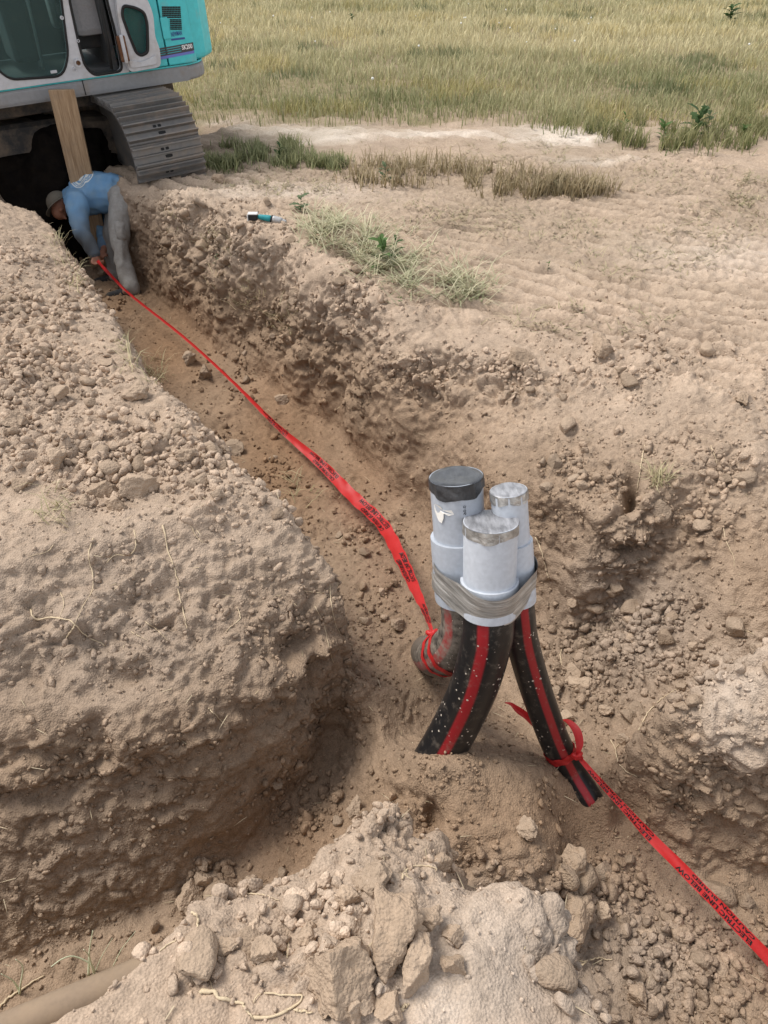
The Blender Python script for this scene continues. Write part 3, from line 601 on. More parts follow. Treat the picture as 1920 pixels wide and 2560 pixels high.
# silver tape wound round all three sleeves
def hull_band():
    cs = [(FB + axF*.062, .0962, axF), (BB + axB*.085, .0962, axB), (RB + axR*.085, .0672, axR)]
    P2 = []
    for (c, r, a) in cs:
        for k in range(72):
            t = 2*math.pi*k/72; P2.append((c[0]+r*math.cos(t), c[1]+r*math.sin(t)))
    P2 = np.array(P2); idx = np.lexsort((P2[:, 1], P2[:, 0])); pts = P2[idx]
    def half(pp):
        h = []
        for p in pp:
            while len(h) > 1 and (h[-1][0]-h[-2][0])*(p[1]-h[-2][1])-(h[-1][1]-h[-2][1])*(p[0]-h[-2][0]) <= 0: h.pop()
            h.append(p)
        return h
    lo = half(list(pts)); hi = half(list(pts[::-1])); H_ = np.array(lo[:-1]+hi[:-1])
    d = np.r_[0, np.cumsum(np.linalg.norm(np.diff(np.vstack([H_, H_[:1]]), axis=0), axis=1))]; n = 220; s = np.linspace(0, d[-1], n, endpoint=False)
    C_ = np.vstack([H_, H_[:1]]); ring = np.stack([np.interp(s, d, C_[:, 0]), np.interp(s, d, C_[:, 1])], 1)
    w = np.array([[1/(max(np.hypot(p[0]-c[0], p[1]-c[1])-r, 0)+.012)**1.5 for (c, r, a) in cs] for p in ring]); w /= w.sum(1)[:, None]
    z = w@np.array([c[2] for c, r, a in cs])
    for _ in range(12): z = (np.roll(z, 1)+z*2+np.roll(z, -1))/4
    cen = ring.mean(0); out = ring-cen; out /= np.linalg.norm(out, axis=1)[:, None]
    rows = np.linspace(-.050, .068, 14); V, F = [], []
    for j, h in enumerate(rows):
        for i in range(n):
            q = np.array([[ring[i, 0]*9, ring[i, 1]*9, (z[i]+h)*60]]); wr = .0040*float(vnoise(q, 1.0, 77)[0]); e = .004*math.sin(i*.13+j*.2)
            V.append((ring[i, 0]+out[i, 0]*(.0015+wr), ring[i, 1]+out[i, 1]*(.0015+wr), z[i]+h+(e if j in (0, len(rows)-1) else 0)))
    for j in range(len(rows)-1):
        for i in range(n): F.append((j*n+i, j*n+(i+1) % n, (j+1)*n+(i+1) % n, (j+1)*n+i))
    me = bpy.data.meshes.new('duct_tape_band'); me.from_pydata(V, [], F); me.update(); return me
M_BAND = tape_mat('wound_duct_tape', (.44, .425, .40), .32, .4, 26, 1.0)
for _n in M_BAND.node_tree.nodes:
    if _n.type == 'MAPPING': _n.inputs['Scale'].default_value = (.25, .25, 2.6); _n.inputs['Rotation'].default_value = (.12, .10, 0)
tag(link('duct_tape_band', hull_band(), M_BAND, None, True), 'wrinkled silver duct tape band binding the three grey conduit sleeves', 'tape')

# dusty conduit lying in the left trench
pl = smooth_path([(-1.75, .66, -.99), (-1.07, .94, -.98), (-.8, 1.07, -1.0), (-.57, 1.20, -.95), (-.28, 1.36, -1.01)], 40)
M_DUSTY = grime('dust_covered_conduit', (.30, .23, .17), (.36, .27, .19), .8, .9, 0, 10, .1, .1)
cl = tube('buried_conduit', pl, .06, M_DUSTY, None, 28); tag(cl, 'dust-covered conduit lying along the floor of the dark left trench', 'conduit')

# ================================================================== CAUTION TAPES
M_RED = newmat('red_film', (.60, .032, .032), .45, 0, .45)
tb = N(M_RED, 'ShaderNodeBsdfTranslucent'); tb.inputs[0].default_value = (.95, .05, .06, 1); mx = N(M_RED, 'ShaderNodeMixShader'); mx.inputs[0].default_value = .35
L(M_RED, bsdf(M_RED).outputs[0], mx.inputs[1]); L(M_RED, tb.outputs[0], mx.inputs[2]); L(M_RED, mx.outputs[0], M_RED.node_tree.nodes['Material Output'].inputs[0])
_n = N(M_RED, 'ShaderNodeTexNoise', Scale=55.0, Detail=3.0); _b = N(M_RED, 'ShaderNodeBump', Strength=.25, Distance=.004); _t = N(M_RED, 'ShaderNodeTexCoord')
L(M_RED, _t.outputs['Object'], _n.inputs['Vector']); L(M_RED, _n.outputs[0], _b.inputs['Height']); L(M_RED, _b.outputs[0], bsdf(M_RED).inputs['Normal'])
class Ribbon:
    """flat film along a path; width and roll given along it, folded a little lengthwise"""
    def __init__(s, ctrl, n, width, roll, fold=.12):
        s.p = smooth_path(ctrl, n); d = np.linalg.norm(np.diff(s.p, axis=0), axis=1); s.s = np.r_[0, np.cumsum(d)]; s.len = s.s[-1]
        t = np.linspace(0, 1, n); s.w = np.interp(t, np.linspace(0, 1, len(width)), width); rl = np.interp(t, np.linspace(0, 1, len(roll)), roll)
        T_ = np.gradient(s.p, axis=0); T_ /= np.linalg.norm(T_, axis=1)[:, None]; up = np.array([0, -.35, .94])
        A = np.cross(up, T_); A /= np.linalg.norm(A, axis=1)[:, None]; B = np.cross(T_, A)       # A: left of travel, B: up
        c, q = np.cos(rl)[:, None], np.sin(rl)[:, None]; s.A = A*c+B*q; s.B = np.cross(T_, s.A); s.fold = fold
    def at(s, x, y, off=0):           # x along in metres, y across in -.5..+.5 of the width
        i = np.interp(x, s.s, np.arange(len(s.s))); k = min(int(i), len(s.s)-2); f = i-k
        g = lambda a: a[k]*(1-f)+a[k+1]*f
        w = s.w[k]*(1-f)+s.w[k+1]*f; rip = .10*w*math.sin(x*37+y*5)*(abs(y)*2)
        return g(s.p) + g(s.A)*(y*w) + g(s.B)*(off + s.fold*w*(abs(y)*2)**1.5 + rip)
    def mesh(s, name, mat, parent=None, m=7):
        V = [s.at(x, y) for x in s.s for y in np.linspace(-.5, .5, m)]; F = grid_faces(m, len(s.s))
        return link(name, np_mesh(name, np.array(V), F), mat, parent, True)
def knot(parent, c, r, seed):
    rr = np.random.default_rng(seed); a = smooth_path([c+r*np.array(v) for v in ((-1, .2, .1), (-.3, -.6, .5), (.6, -.2, .7), (.7, .5, 0), (-.1, .6, -.4), (-.5, -.3, -.2), (.2, -.7, .1), (1, -.1, -.5))], 40)
    return tube('knot', a, r*.42*(1+.25*np.sin(np.arange(40)*.9)), M_RED, parent, 8)
def wrap(parent, path, i, r, width, tilt, seed, sag=0):
    """one turn of film round a pipe at path index i"""
    T_ = axis_frame(path); c = path[i]; a = T_[i]; X = np.cross(a, [0, 0, 1]); X /= np.linalg.norm(X); Y = np.cross(a, X); ctrl = []
    V, n, m = [], 60, 5
    for k in range(n+1):
        t = 2*math.pi*k/n
        for j in range(m):
            h = (j/(m-1)-.5)*width*(.55+.45*math.sin(t*.5+seed)**2); wr = .0022*math.sin(9*t+j*1.7+seed)
            V.append(c + (r+.003+wr)*(math.cos(t)*X+math.sin(t)*Y) + a*(h + tilt*math.cos(t)))
    return link('wrap', np_mesh('wrap', np.array(V), grid_faces(m, n+1)), M_RED, parent, True)
# long tape running up the trench to the worker's hands
K1 = PZ(1081, 1583, 2.80); HANDS = P(243, 652, -.34)
t1 = empty('caution_tape'); tag(t1, 'long red printed caution tape stretched from back conduit up to the worker', 'tape'); t1['group'] = 'red caution tapes'
rb1 = Ribbon([K1, P(1062, 1530, -.50), P(1040, 1480, -.62), P(1003, 1400, -.74), P(955, 1312, -.82), P(880, 1240, -.84), P(800, 1158, -.84), P(690, 1062, -.83), P(580, 952, -.78), P(460, 843, -.70), P(328, 738, -.60), P(272, 683, -.46), HANDS], 150,
    [.012, .028, .048, .07, .076, .076, .062, .034, .024, .022, .022, .026, .03], [.2, .1, 0, .1, 0, -.1, -.35, -.8, -.9, -.8, -.9, -.7, -.6], .10)
rb1.mesh('film', M_RED, t1); knot(t1, K1, .02, 3)
wrap(t1, pathB, 32, .0835, .05, .012, 1.2); wrap(t1, pathB, 35, .0835, .03, -.012, 2.6)
x = .20; PERIOD = .62
while x < 2.9:
    text_on('lettering', 'CAUTION BURIED', lambda a, b, x=x: rb1.at(x+a, .06+b/.076, .0015), M_PRINT, t1, sy=.027, width=.27, extra=.03)
    text_on('lettering', 'ELECTRIC LINE BELOW', lambda a, b, x=x: rb1.at(x+a, -.40+b/.076, .0015), M_PRINT, t1, sy=.027, width=.34, extra=.03)
    x += PERIOD
# short tape tied on the right conduit and running out of the lower right trench
K2 = PZ(1443, 1889, 2.74)
t2 = empty('caution_tape'); tag(t2, 'red printed caution tape tied round slim right conduit, running to lower right corner', 'tape'); t2['group'] = 'red caution tapes'
def PZz(u, v, zc): return PZ(u, v, zc)
rb2 = Ribbon([K2, PZ(1459, 1907, 2.73), PZ(1507, 1962, 2.69), PZ(1564, 2024, 2.65), PZ(1617, 2083, 2.61), PZ(1679, 2146, 2.56), PZ(1742, 2210, 2.51), PZ(1823, 2294, 2.45), PZ(1921, 2398, 2.40), PZ(2060, 2550, 2.34), PZ(2200, 2700, 2.28)], 130,
    [.010, .018, .022, .027, .034, .038, .038, .038, .040, .042, .042], [.5, .4, .3, .25, .2, .15, .1, .1, .1, .1, 0], .16)
rb2.mesh('film', M_RED, t2); knot(t2, K2, .018, 4)
for x0 in (.06, .47, .88):
    text_on('lettering', 'ELECTRIC LINE BELOW', lambda a, b, x=x0: rb2.at(x+.30-a, -.30+b/.055*.9 if False else .02-b/.055, .0012), M_PRINT, t2, sy=.023, width=.30, extra=.03)
    text_on('lettering', 'CAUTION BURIED', lambda a, b, x=x0: rb2.at(x+.30-a, .42-b/.055, .0012), M_PRINT, t2, sy=.015, width=.25, extra=.03)
iw = int(np.argmin([abs(proj(p)[1]-1884) for p in pathR])); wrap(t2, pathR, iw, .057, .055, -.006, .4)
def flap(parent, ctrl, width, roll=(0, .6)):
    r_ = Ribbon(ctrl, 24, width, roll, .2); return r_.mesh('loose_end', M_RED, parent, 5)
flap(t2, [K2, PZ(1448, 1860, 2.74), PZ(1440, 1830, 2.76), PZ(1418, 1806, 2.80), PZ(1400, 1800, 2.84)], [.008, .03, .035, .03, .02])
flap(t2, [PZ(1345, 1822, 2.86), PZ(1318, 1795, 2.82), PZ(1293, 1778, 2.80), PZ(1277, 1762, 2.80), PZ(1262, 1757, 2.80)], [.02, .03, .034, .02, .006])
# ================================================================== EXCAVATOR
EX_M = Matrix.Translation((-4.14, 8.56, -.19)) @ Euler((0, 0, R(34)), 'XYZ').to_matrix().to_4x4() @ Euler((R(2.5), 0, 0)).to_matrix().to_4x4() @ Euler((0, R(-3.6), 0)).to_matrix().to_4x4()
HO_M = EX_M @ Euler((0, 0, R(86.7))).to_matrix().to_4x4()
EX_I = np.array(EX_M.inverted()); EX_A = np.array(EX_M); HO_A = np.array(HO_M); HO_I = np.array(HO_M.inverted())
ex = empty('excavator'); ex.matrix_world = EX_M
tag(ex, 'weathered turquoise and grey crawler excavator with cab door folded open, parked astride the trench', 'excavator')
REL = EX_M.inverted() @ HO_M           # house to undercarriage frame
def side_pt(cx, cy, hx):               # a crop pixel of the photo on the house plane x = hx -> (y, z) there
    d = np.append(raydir(cx/2.592, cy/2.592), 0); o = np.array([0, 0, CAM_H, 1.0]); dl = HO_I@d; ol = HO_I@o
    t = (hx-ol[0])/dl[0]; q = ol+dl*t; return np.array([q[1], q[2]])
M_TEAL = grime('turquoise_paint', (.07, .58, .62), (.36, .33, .28), .32, .35, 0, 3, .5, .03)
M_CABG = grime('grey_cab_paint', (.56, .57, .60), (.36, .30, .24), .40, .5, .1, 4, .4, .06)
M_SKIRT = grime('grey_deck_paint', (.27, .275, .285), (.28, .22, .17), .4, .5, .1, 4, .4, .06)
M_DARK = grime('dark_interior', (.055, .056, .058), (.15, .11, .08), .3, .7, 0, 6, .2, .05)
M_SEAT = grime('grey_seat_plastic', (.30, .30, .31), (.28, .22, .17), .3, .6, 0, 8)
M_RUB = grime('beige_rubber_boot', (.30, .25, .19), (.25, .2, .15), .3, .8, 0, 8)
M_STEEL = grime('worn_track_steel', (.19, .18, .17), (.37, .295, .23), .5, .5, .35, 5, .4, .25)
M_FRAME = grime('muddy_frame', (.045, .043, .042), (.27, .20, .14), .7, .75, .1, 4, .3, .3)
M_SEAL = newmat('black_rubber_seal', (.02, .02, .02), .7); M_STRIPEG = newmat('dark_grey_decal', (.07, .07, .075), .5); M_STRIPEB = newmat('violet_decal', (.17, .20, .55), .5); M_WHITE = newmat('white_decal', (.82, .82, .82), .5)
M_RUST = grime('rusty_iron', (.16, .07, .035), (.3, .2, .12), .5, .8, .2, 20)
M_GLASS = newmat('tinted_glass', (.55, .85, .80), .04, 0, .5); bsdf(M_GLASS).inputs['Transmission Weight'].default_value = .93; bsdf(M_GLASS).inputs['IOR'].default_value = 1.05
def H2(parent_o=ex): return REL
def hmesh(name, V, F, mat, parent=None, smooth=False):
    """mesh given in house coordinates, stored in the excavator's frame"""
    A = np.array(REL); V = np.asarray(V, float); V = V@A[:3, :3].T + A[:3, 3]
    me = bpy.data.meshes.new(name); me.from_pydata([tuple(v) for v in V], [], [tuple(f) for f in F]); me.update()
    return link(name, me, mat, parent or ex, smooth)
def plate(name, outer, holes, hx, th, mat, parent=None, bevel=.006):
    """flat panel in the plane x = hx with openings, th thick to the outside (-x)"""
    pts, edges = [], []
    for lp in [outer]+list(holes):
        b = len(pts); pts += [Vector(p) for p in lp]; edges += [(b+i, b+(i+1) % len(lp)) for i in range(len(lp))]
    r = delaunay_2d_cdt(pts, edges, [], 0, 1e-6); v2 = [tuple(v) for v in r[0]]; n = len(v2)
    def inside(p, lp):
        c = False
        for i in range(len(lp)):
            a, b = lp[i-1], lp[i]
            if (a[1] > p[1]) != (b[1] > p[1]) and p[0] < (b[0]-a[0])*(p[1]-a[1])/(b[1]-a[1])+a[0]: c = not c
        return c
    f2 = []
    for f in r[2]:
        g = np.mean([v2[i] for i in f], axis=0)
        if inside(g, outer) and not any(inside(g, h) for h in holes): f2.append(list(f))
    V = [(hx, y, z) for y, z in v2] + [(hx-th, y, z) for y, z in v2]
    F = [f for f in f2] + [[i+n for i in f[::-1]] for f in f2]
    cnt = {}
    for f in f2:
        for a, b in zip(f, f[1:]+f[:1]): cnt[(a, b)] = cnt.get((a, b), 0)+1
    for (a, b) in list(cnt):
        if (b, a) not in cnt: F.append([a, a+n, b+n, b][::-1])
    o = hmesh(name, V, F, mat, parent)
    bm = bmesh.new(); bm.from_mesh(o.data); bmesh.ops.recalc_face_normals(bm, faces=bm.faces[:]); bm.to_mesh(o.data); bm.free()
    if bevel:
        md = o.modifiers.new('b', 'BEVEL'); md.width = bevel; md.segments = 2; md.limit_method = 'ANGLE'; md.angle_limit = R(40)
    return o
def rounded(pts, rad=.05, n=4):
    pts = [np.array(p, float) for p in pts]; out = []
    for i, p in enumerate(pts):
        a, b = pts[i-1], pts[(i+1) % len(pts)]; da, db = a-p, b-p; la, lb = np.linalg.norm(da), np.linalg.norm(db); r = min(rad, la*.45, lb*.45)
        p0, p1 = p+da/la*r, p+db/lb*r
        for k in range(n+1):
            t = k/n; out.append((1-t)**2*p0 + 2*t*(1-t)*p + t*t*p1)
    return out
def hbox(name, c, s, mat, parent=None, bevel=.012, rot=None):
    bm = bmesh.new(); bmesh.ops.create_cube(bm, size=1)
    for v in bm.verts: v.co = Vector((v.co.x*s[0], v.co.y*s[1], v.co.z*s[2]))
    if bevel: bmesh.ops.bevel(bm, geom=list(bm.edges), offset=bevel, segments=2, affect='EDGES', profile=.6)
    if rot: bmesh.ops.rotate(bm, verts=bm.verts, cent=(0, 0, 0), matrix=Euler(rot).to_matrix())
    V = [tuple(v.co+Vector(c)) for v in bm.verts]; F = [[v.index for v in f.verts] for f in bm.faces]; bm.free()
    return hmesh(name, V, F, mat, parent)
def ubox(name, c, s, mat, parent=None, bevel=.01, rot=None):
    o = hbox(name, c, s, mat, parent, bevel, rot); A = np.array(REL.inverted()); me = o.data; me.transform(REL.inverted()); return o
HX = -1.35
S = lambda x, y, hx=HX: tuple(side_pt(x, y, hx))
# --- deck skirt with its turquoise lip
yF = 1.75; pA = side_pt(1275, 385, HX); yR = pA[0]
zt = .5*(side_pt(1275, 385, HX)[1]+side_pt(560, 535, HX)[1]); zb = zt-.135
def skirt_outline(off=0):
    o = [(HX-off, yF), (HX-off, yR+.12)]
    for k in range(9):
        a = R(90*k/8); o.append((HX-off+.30*(1-math.cos(a)), yR+.12-.26*math.sin(a)))
    o += [(-.6, yR-.30), (.6, yR-.30), (1.05, yR-.14), (1.35, yR+.12), (1.35, yF), (.4, yF), (.35, yF-.1)]; return o
def extrude_outline(name, ol, z0, z1, mat, parent=None, bev=.02):
    n = len(ol); V = [(x, y, z0) for x, y in ol]+[(x, y, z1) for x, y in ol]; F = [list(range(n))[::-1], list(range(n, 2*n))]+[[i, (i+1) % n, (i+1) % n+n, i+n] for i in range(n)]
    o = hmesh(name, V, F, mat, parent); bm = bmesh.new(); bm.from_mesh(o.data); bmesh.ops.recalc_face_normals(bm, faces=bm.faces[:]); bm.to_mesh(o.data); bm.free()
    if bev:
        md = o.modifiers.new('b', 'BEVEL'); md.width = bev; md.segments = 3; md.limit_method = 'ANGLE'; md.angle_limit = R(35)
    return o
deck = extrude_outline('deck_skirt', skirt_outline(), zb, zt-.012, M_SKIRT, None, .03)
extrude_outline('skirt_lip', skirt_outline(-.012), zt-.010, zt+.004, M_TEAL, deck, .004)
extrude_outline('under_deck', [(-1.1, 1.5), (-1.1, yR+.2), (1.1, yR+.2), (1.1, 1.5)], zb-.14, zb-.002, M_FRAME, None, .02)
hbox('skirt_seam', (HX-.001, side_pt(550, 590, HX)[0], (zb+zt)/2), (.006, .008, .12), M_SEAL, deck, 0)
# --- cab side wall with window and door opening
ZT = 2.72
win = rounded([S(-150, -330), S(352, -330), S(442, 360), S(405, 492), S(62, 515), S(-38, 430)], .12)
dop = rounded([S(432, -330), S(448, 0), S(508, 280), S(548, 425), S(604, 487), S(792, 458), S(742, 200), S(690, 0), S(655, -330)], .05)
sill_z = zt+.006
yc0 = S(-330, 650)[0]; yc1 = S(838, 470)[0]
cab = plate('cab', [(yc0, sill_z), (yc1, sill_z), (S(800, 0)[0], ZT-.12), (S(800, 0)[0]+.12, ZT), (yc0-.35, ZT), (yc0-.03, 1.9)], [win, dop], HX+.05, .06, M_CABG, None, .014)
gw = plate('side_window', [tuple(np.array(p)) for p in win], [], HX+.03, .006, M_GLASS, cab, 0)
# seal strips round the openings
def strip(name, loop, hx, r, mat, parent):
    A = np.array(REL); L3 = np.array([(hx, y, z) for y, z in loop]+[(hx, loop[0][0], loop[0][1])]); L3 = L3@A[:3, :3].T + A[:3, 3]
    return tube(name, L3, r, mat, parent, 6)
strip('window_seal', win, HX-.012, .011, M_SEAL, cab); strip('door_seal', dop, HX-.010, .012, M_SEAL, cab)
hbox('window_latch', (HX-.02, *S(345, 462)), (.02, .055, .022), M_CABG, cab, .004)
# lamp socket, small bolts
A_ = np.array(REL)
def hub(name, x, y, r, mat, parent, dx=.02):
    c = side_pt(x, y, HX); V, F = [], []; n = 20
    for q, rr in ((0, r), (-dx, r), (-dx, r*.62), (-dx*.4, r*.55)):
        for k in range(n): V.append((HX-.008+q, c[0]+rr*math.cos(2*math.pi*k/n), c[1]+rr*math.sin(2*math.pi*k/n)))
    F = [[i*n+k, i*n+(k+1) % n, (i+1)*n+(k+1) % n, (i+1)*n+k] for i in range(3) for k in range(n)]+[list(range(3*n, 4*n))]
    return hmesh(name, V, F, mat, parent)
sock = hub('lamp_socket', 503, 405, .034, M_CABG, cab); hub('lamp_core', 503, 405, .016, M_RUST, sock, .022)
hub('bolt', 482, 447, .016, M_CABG, cab); hub('bolt', 397, 113, .015, M_CABG, cab); hub('bolt', 503, 262, .012, M_CABG, cab)
# cab roof, far wall, back wall, front, floor
hbox('roof', (-.82, (yc0+yc1)/2+.05, ZT+.03), (1.12, abs(yc0-yc1)+.1, .08), M_CABG, cab, .03)
hbox('floor', (-.25, (yc0+yc1)/2, zt+.03), (2.05, abs(yc0-yc1)+.3, .05), M_DARK, cab, .01)
hbox('back_wall', (-.8, yc1+.10, 1.75), (1.0, .05, 1.45), M_DARK, cab, .01)
hbox('far_wall', (-.30, (yc0+yc1)/2+.1, 1.42), (.05, abs(yc0-yc1)-.3, .70), M_DARK, cab, .01)
for yy in (yc1+.12, (yc0+yc1)/2, yc0-.1): hbox('pillar', (-.30, yy, 2.25), (.06, .09, .95), M_DARK, cab, .01)
# seat, consoles, levers
yd = S(640, 300)[0]
seat = hbox('seat', (-.82, yd-.05, 1.62), (.46, .46, .14), M_DARK, None, .05); hbox('backrest', (-.82, yd-.33, 2.0), (.46, .14, .72), M_DARK, seat, .05)
hbox('seat_base', (-.82, yd-.05, 1.36), (.40, .40, .36), M_DARK, seat, .02)
con = hbox('console', (-1.12, yd-.03, 1.56), (.14, .30, .52), M_SEAT, None, .05, (R(0), 0, 0)); hbox('console', (-.50, yd-.03, 1.50), (.16, .46, .4), M_SEAT, None, .04)
def boot(c, parent):
    V, F, n = [], [], 16
    pr = [(.075, 0), (.085, .012), (.065, .025), (.075, .037), (.055, .05), (.064, .062), (.045, .075), (.05, .087), (.02, .10)]
    for r_, z in pr:
        for k in range(n): V.append((c[0]+r_*math.cos(2*math.pi*k/n), c[1]+r_*math.sin(2*math.pi*k/n), c[2]+z))
    F = [[i*n+k, i*n+(k+1) % n, (i+1)*n+(k+1) % n, (i+1)*n+k] for i in range(len(pr)-1) for k in range(n)]
    b = hmesh('lever_boot', V, F, M_RUB, parent, True)
    hbox('lever', (c[0], c[1]+.01, c[2]+.22), (.03, .03, .26), M_DARK, b, .01); hbox('lever_grip', (c[0], c[1]+.015, c[2]+.38), (.05, .05, .12), M_DARK, b, .02)
boot((-1.12, yd+.06, 1.80), con); 
yw = S(170, 200)[0]; pod = hbox('control_box', (-.75, yw, 1.38), (.5, .24, .50), M_DARK, None, .04); boot((-.85, yw, 1.63), pod); boot((-.60, yw+.02, 1.63), pod)
for q in (-.07, .07): tube('travel_lever', [tuple(np.array(REL@Vector(v))) for v in ((-.95+q, S(300, 380)[0], zt+.06), (-.97+q, S(290, 250)[0], 1.6), (-.9+q, S(270, 100)[0], 1.95))], .012, M_SEAT, pod, 8)
tube('grab_rail', [tuple(np.array(REL@Vector(v))) for v in ((HX-.02, *S(720, 445)), (HX-.035, *S(690, 260)), (HX-.035, *S(650, 60)), (HX-.02, *S(635, -120)))], .014, M_SEAL, cab, 8)
# --- door folded back against the engine side
DX = HX-.07
dw = rounded([S(792, 32, DX), S(872, 48, DX), S(928, 78, DX), S(947, 150, DX), S(952, 335, DX), S(908, 357, DX), S(876, 338, DX), S(826, 215, DX), S(784, 95, DX)], .03, 3)
dor = rounded([S(735, -330, DX), S(752, 60, DX), S(778, 210, DX), S(832, 468, DX), S(1040, 430, DX), S(1030, 310, DX), S(1000, 240, DX), S(988, 90, DX), S(950, -10, DX), S(880, -70, DX), S(850, -330, DX)], .05)
door = plate('door', dor, [dw], DX+.03, .06, M_CABG, None, .02)
plate('door_window', [tuple(p) for p in dw], [], DX+.012, .006, M_GLASS, door, 0); strip('door_window_seal', dw, DX-.03, .014, M_SEAL, door)
rib = rounded([S(822, 380, DX), S(840, 440, DX), S(1010, 412, DX), S(1005, 345, DX), S(960, 375, DX), S(900, 398, DX)], .03, 3); plate('door_recess', rib, [], DX-.031, .014, M_CABG, door, .006)
for (x, y) in ((790, 312),):
    h_ = hbox('hinge', (DX-.03, *S(x, y, DX)), (.05, .07, .20), M_RUST, door, .008); 
    c = side_pt(x, y, DX); hbox('hinge_pin', (DX-.06, c[0], c[1]), (.03, .03, .22), M_CABG, h_, .008)
# --- engine side: turquoise panels, grille, decals
TX = HX+.02; ztop = max(side_pt(1200, 0, TX)[1]+.18, 2.0)
def edge_y(z, a, b):                   # y on the image line a-b at height z
    pa, pb = side_pt(*a, TX), side_pt(*b, TX); return pa[0]+(pb[0]-pa[0])*(z-pa[1])/(pb[1]-pa[1])
LB, LT = (1068, 430), (1068, 230); 
zq0, zq1 = zt+.012, ztop
yl0, yl1 = edge_y(zq0, (1045, 430), (990, 60)), edge_y(zq1, (1045, 430), (990, 60)); ym0, ym1 = edge_y(zq0, (1088, 425), (1020, 60)), edge_y(zq1, (1088, 425), (1020, 60)); yr0, yr1 = edge_y(zq0, (1270, 388), (1195, 10)), edge_y(zq1, (1270, 388), (1195, 10))
pan1 = plate('side_panel', [(yl0+.3, zq0), (ym0+.006, zq0), (ym1+.006, zq1), (yl1+.3, zq1)], [], TX, .03, M_TEAL, None, .008)
pan2 = plate('engine_door', [(ym0-.006, zq0), (yr0, zq0), (yr1, zq1), (ym1-.006, zq1)], [], TX, .035, M_TEAL, None, .010)
cw = extrude_outline('counterweight', [(TX+.05, yr0-.02), (TX+.10, yr0-.14), (TX+.24, yr0-.26), (-.5, yr0-.38), (.5, yr0-.38), (1.1, yr0-.24), (1.3, yr0-.02), (1.3, yl0+.3), (TX+.05, yl0+.3)], zt+.008, ztop-.02, M_TEAL, None, .05)
hmesh('engine_hood', [(TX+.02, yl1+.3, ztop), (TX+.02, yr1, ztop), (1.3, yr1, ztop), (1.3, yl1+.3, ztop), (-1.0, yl1+.2, ztop+.14), (-1.0, yr1+.1, ztop+.14), (1.0, yr1+.1, ztop+.14), (1.0, yl1+.2, ztop+.14)], [(0, 1, 5, 4), (1, 2, 6, 5), (2, 3, 7, 6), (3, 0, 4, 7), (4, 5, 6, 7)], M_TEAL)
fx = TX-.037
def onp(x, y): return side_pt(x, y, TX-.035)
# grille openings: each slot a small dark recess plate
def slots(x0, x1, y0, y1, nc, nr, parent, shear):
    for r_ in range(nr):
        for c_ in range(nc):
            yy = y0+(y1-y0)*(r_+.5)/nr; xx = x0+(x1-x0)*(c_+.5)/nc + shear*(yy-y0); p = onp(xx, yy); a = .32*(x1-x0)/nc/2.592/1860*8.0; b = .30*(y1-y0)/nr/2.592/1860*8.0
            V = [(fx-.001, p[0]-a*1.25, p[1]-b), (fx-.001, p[0]+a*1.25, p[1]-b), (fx-.001, p[0]+a*1.25, p[1]+b), (fx-.001, p[0]-a*1.25, p[1]+b)]
            hmesh('grille_slot', V, [(0, 1, 2, 3)], M_SEAL, parent)
gp = plate('grille', rounded([onp(1040, 36), onp(1168, 34), onp(1182, 192), onp(1100, 198), onp(1094, 122), onp(1048, 126)], .01, 2), [], TX-.0352, .003, M_TEAL, pan2, 0)
fx = TX-.0392
slots(1046, 1168, 40, 118, 12, 6, gp, .06); slots(1098, 1174, 122, 194, 8, 6, gp, .06)
fx = TX-.0365
def decal(name, quad, mat, parent, o=0): 
    V = [(fx-o, *onp(*q)) for q in quad]; return hmesh(name, V, [(0, 1, 2, 3)], mat, parent)
decal('latch_recess', [(1050, 150), (1084, 144), (1094, 208), (1062, 218)], M_SEAL, pan2); lt = hbox('latch', (fx-.006, *onp(1070, 182)), (.012, .07, .17), M_TEAL, pan2, .006)
for k in range(4): 
    y0 = 303+15*k; decal('stripe', [(1032, y0+10), (1250, y0-30), (1253, y0-20), (1034, y0+20)], M_STRIPEG, pan2, .001)
decal('stripe', [(1170, 293), (1250, 278), (1258, 324), (1178, 340)], M_STRIPEG, pan2, .0015)
decal('stripe', [(1038, 366), (1256, 326), (1260, 344), (1042, 386)], M_STRIPEB, pan2, .001)
def on_panel(x0, y0, dx, dy, off):     # image-plane like frame on the panel
    o, a, b = onp(x0, y0), onp(x0+dx, y0-dx*.17), onp(x0-dy*.0-dy*.20, y0-dy); ex_, ey = (a-o), (b-o)
    return lambda s, t: tuple(np.array(REL@Vector((fx-off, *(o+ex_*s+ey*t)))))
def panel_text(name, txt, x0, y0, w, h, mat, extra=0.0):
    f = on_panel(x0, y0, w, h, .003); return text_on(name, txt, lambda a, b: f(a, b), mat, pan2, sy=1.0, width=1.0, extra=extra)
panel_text('model_lettering', 'SK200', 1180, 324, 68, 32, M_WHITE, .03)
panel_text('owner_lettering', 'NEWMAN', 1112, 238, 68, 30, M_BLUEPRINT, .02)
decal('owner_bar', [(1108, 251), (1196, 240), (1199, 253), (1111, 264)], M_BLUEPRINT, pan2, .001)
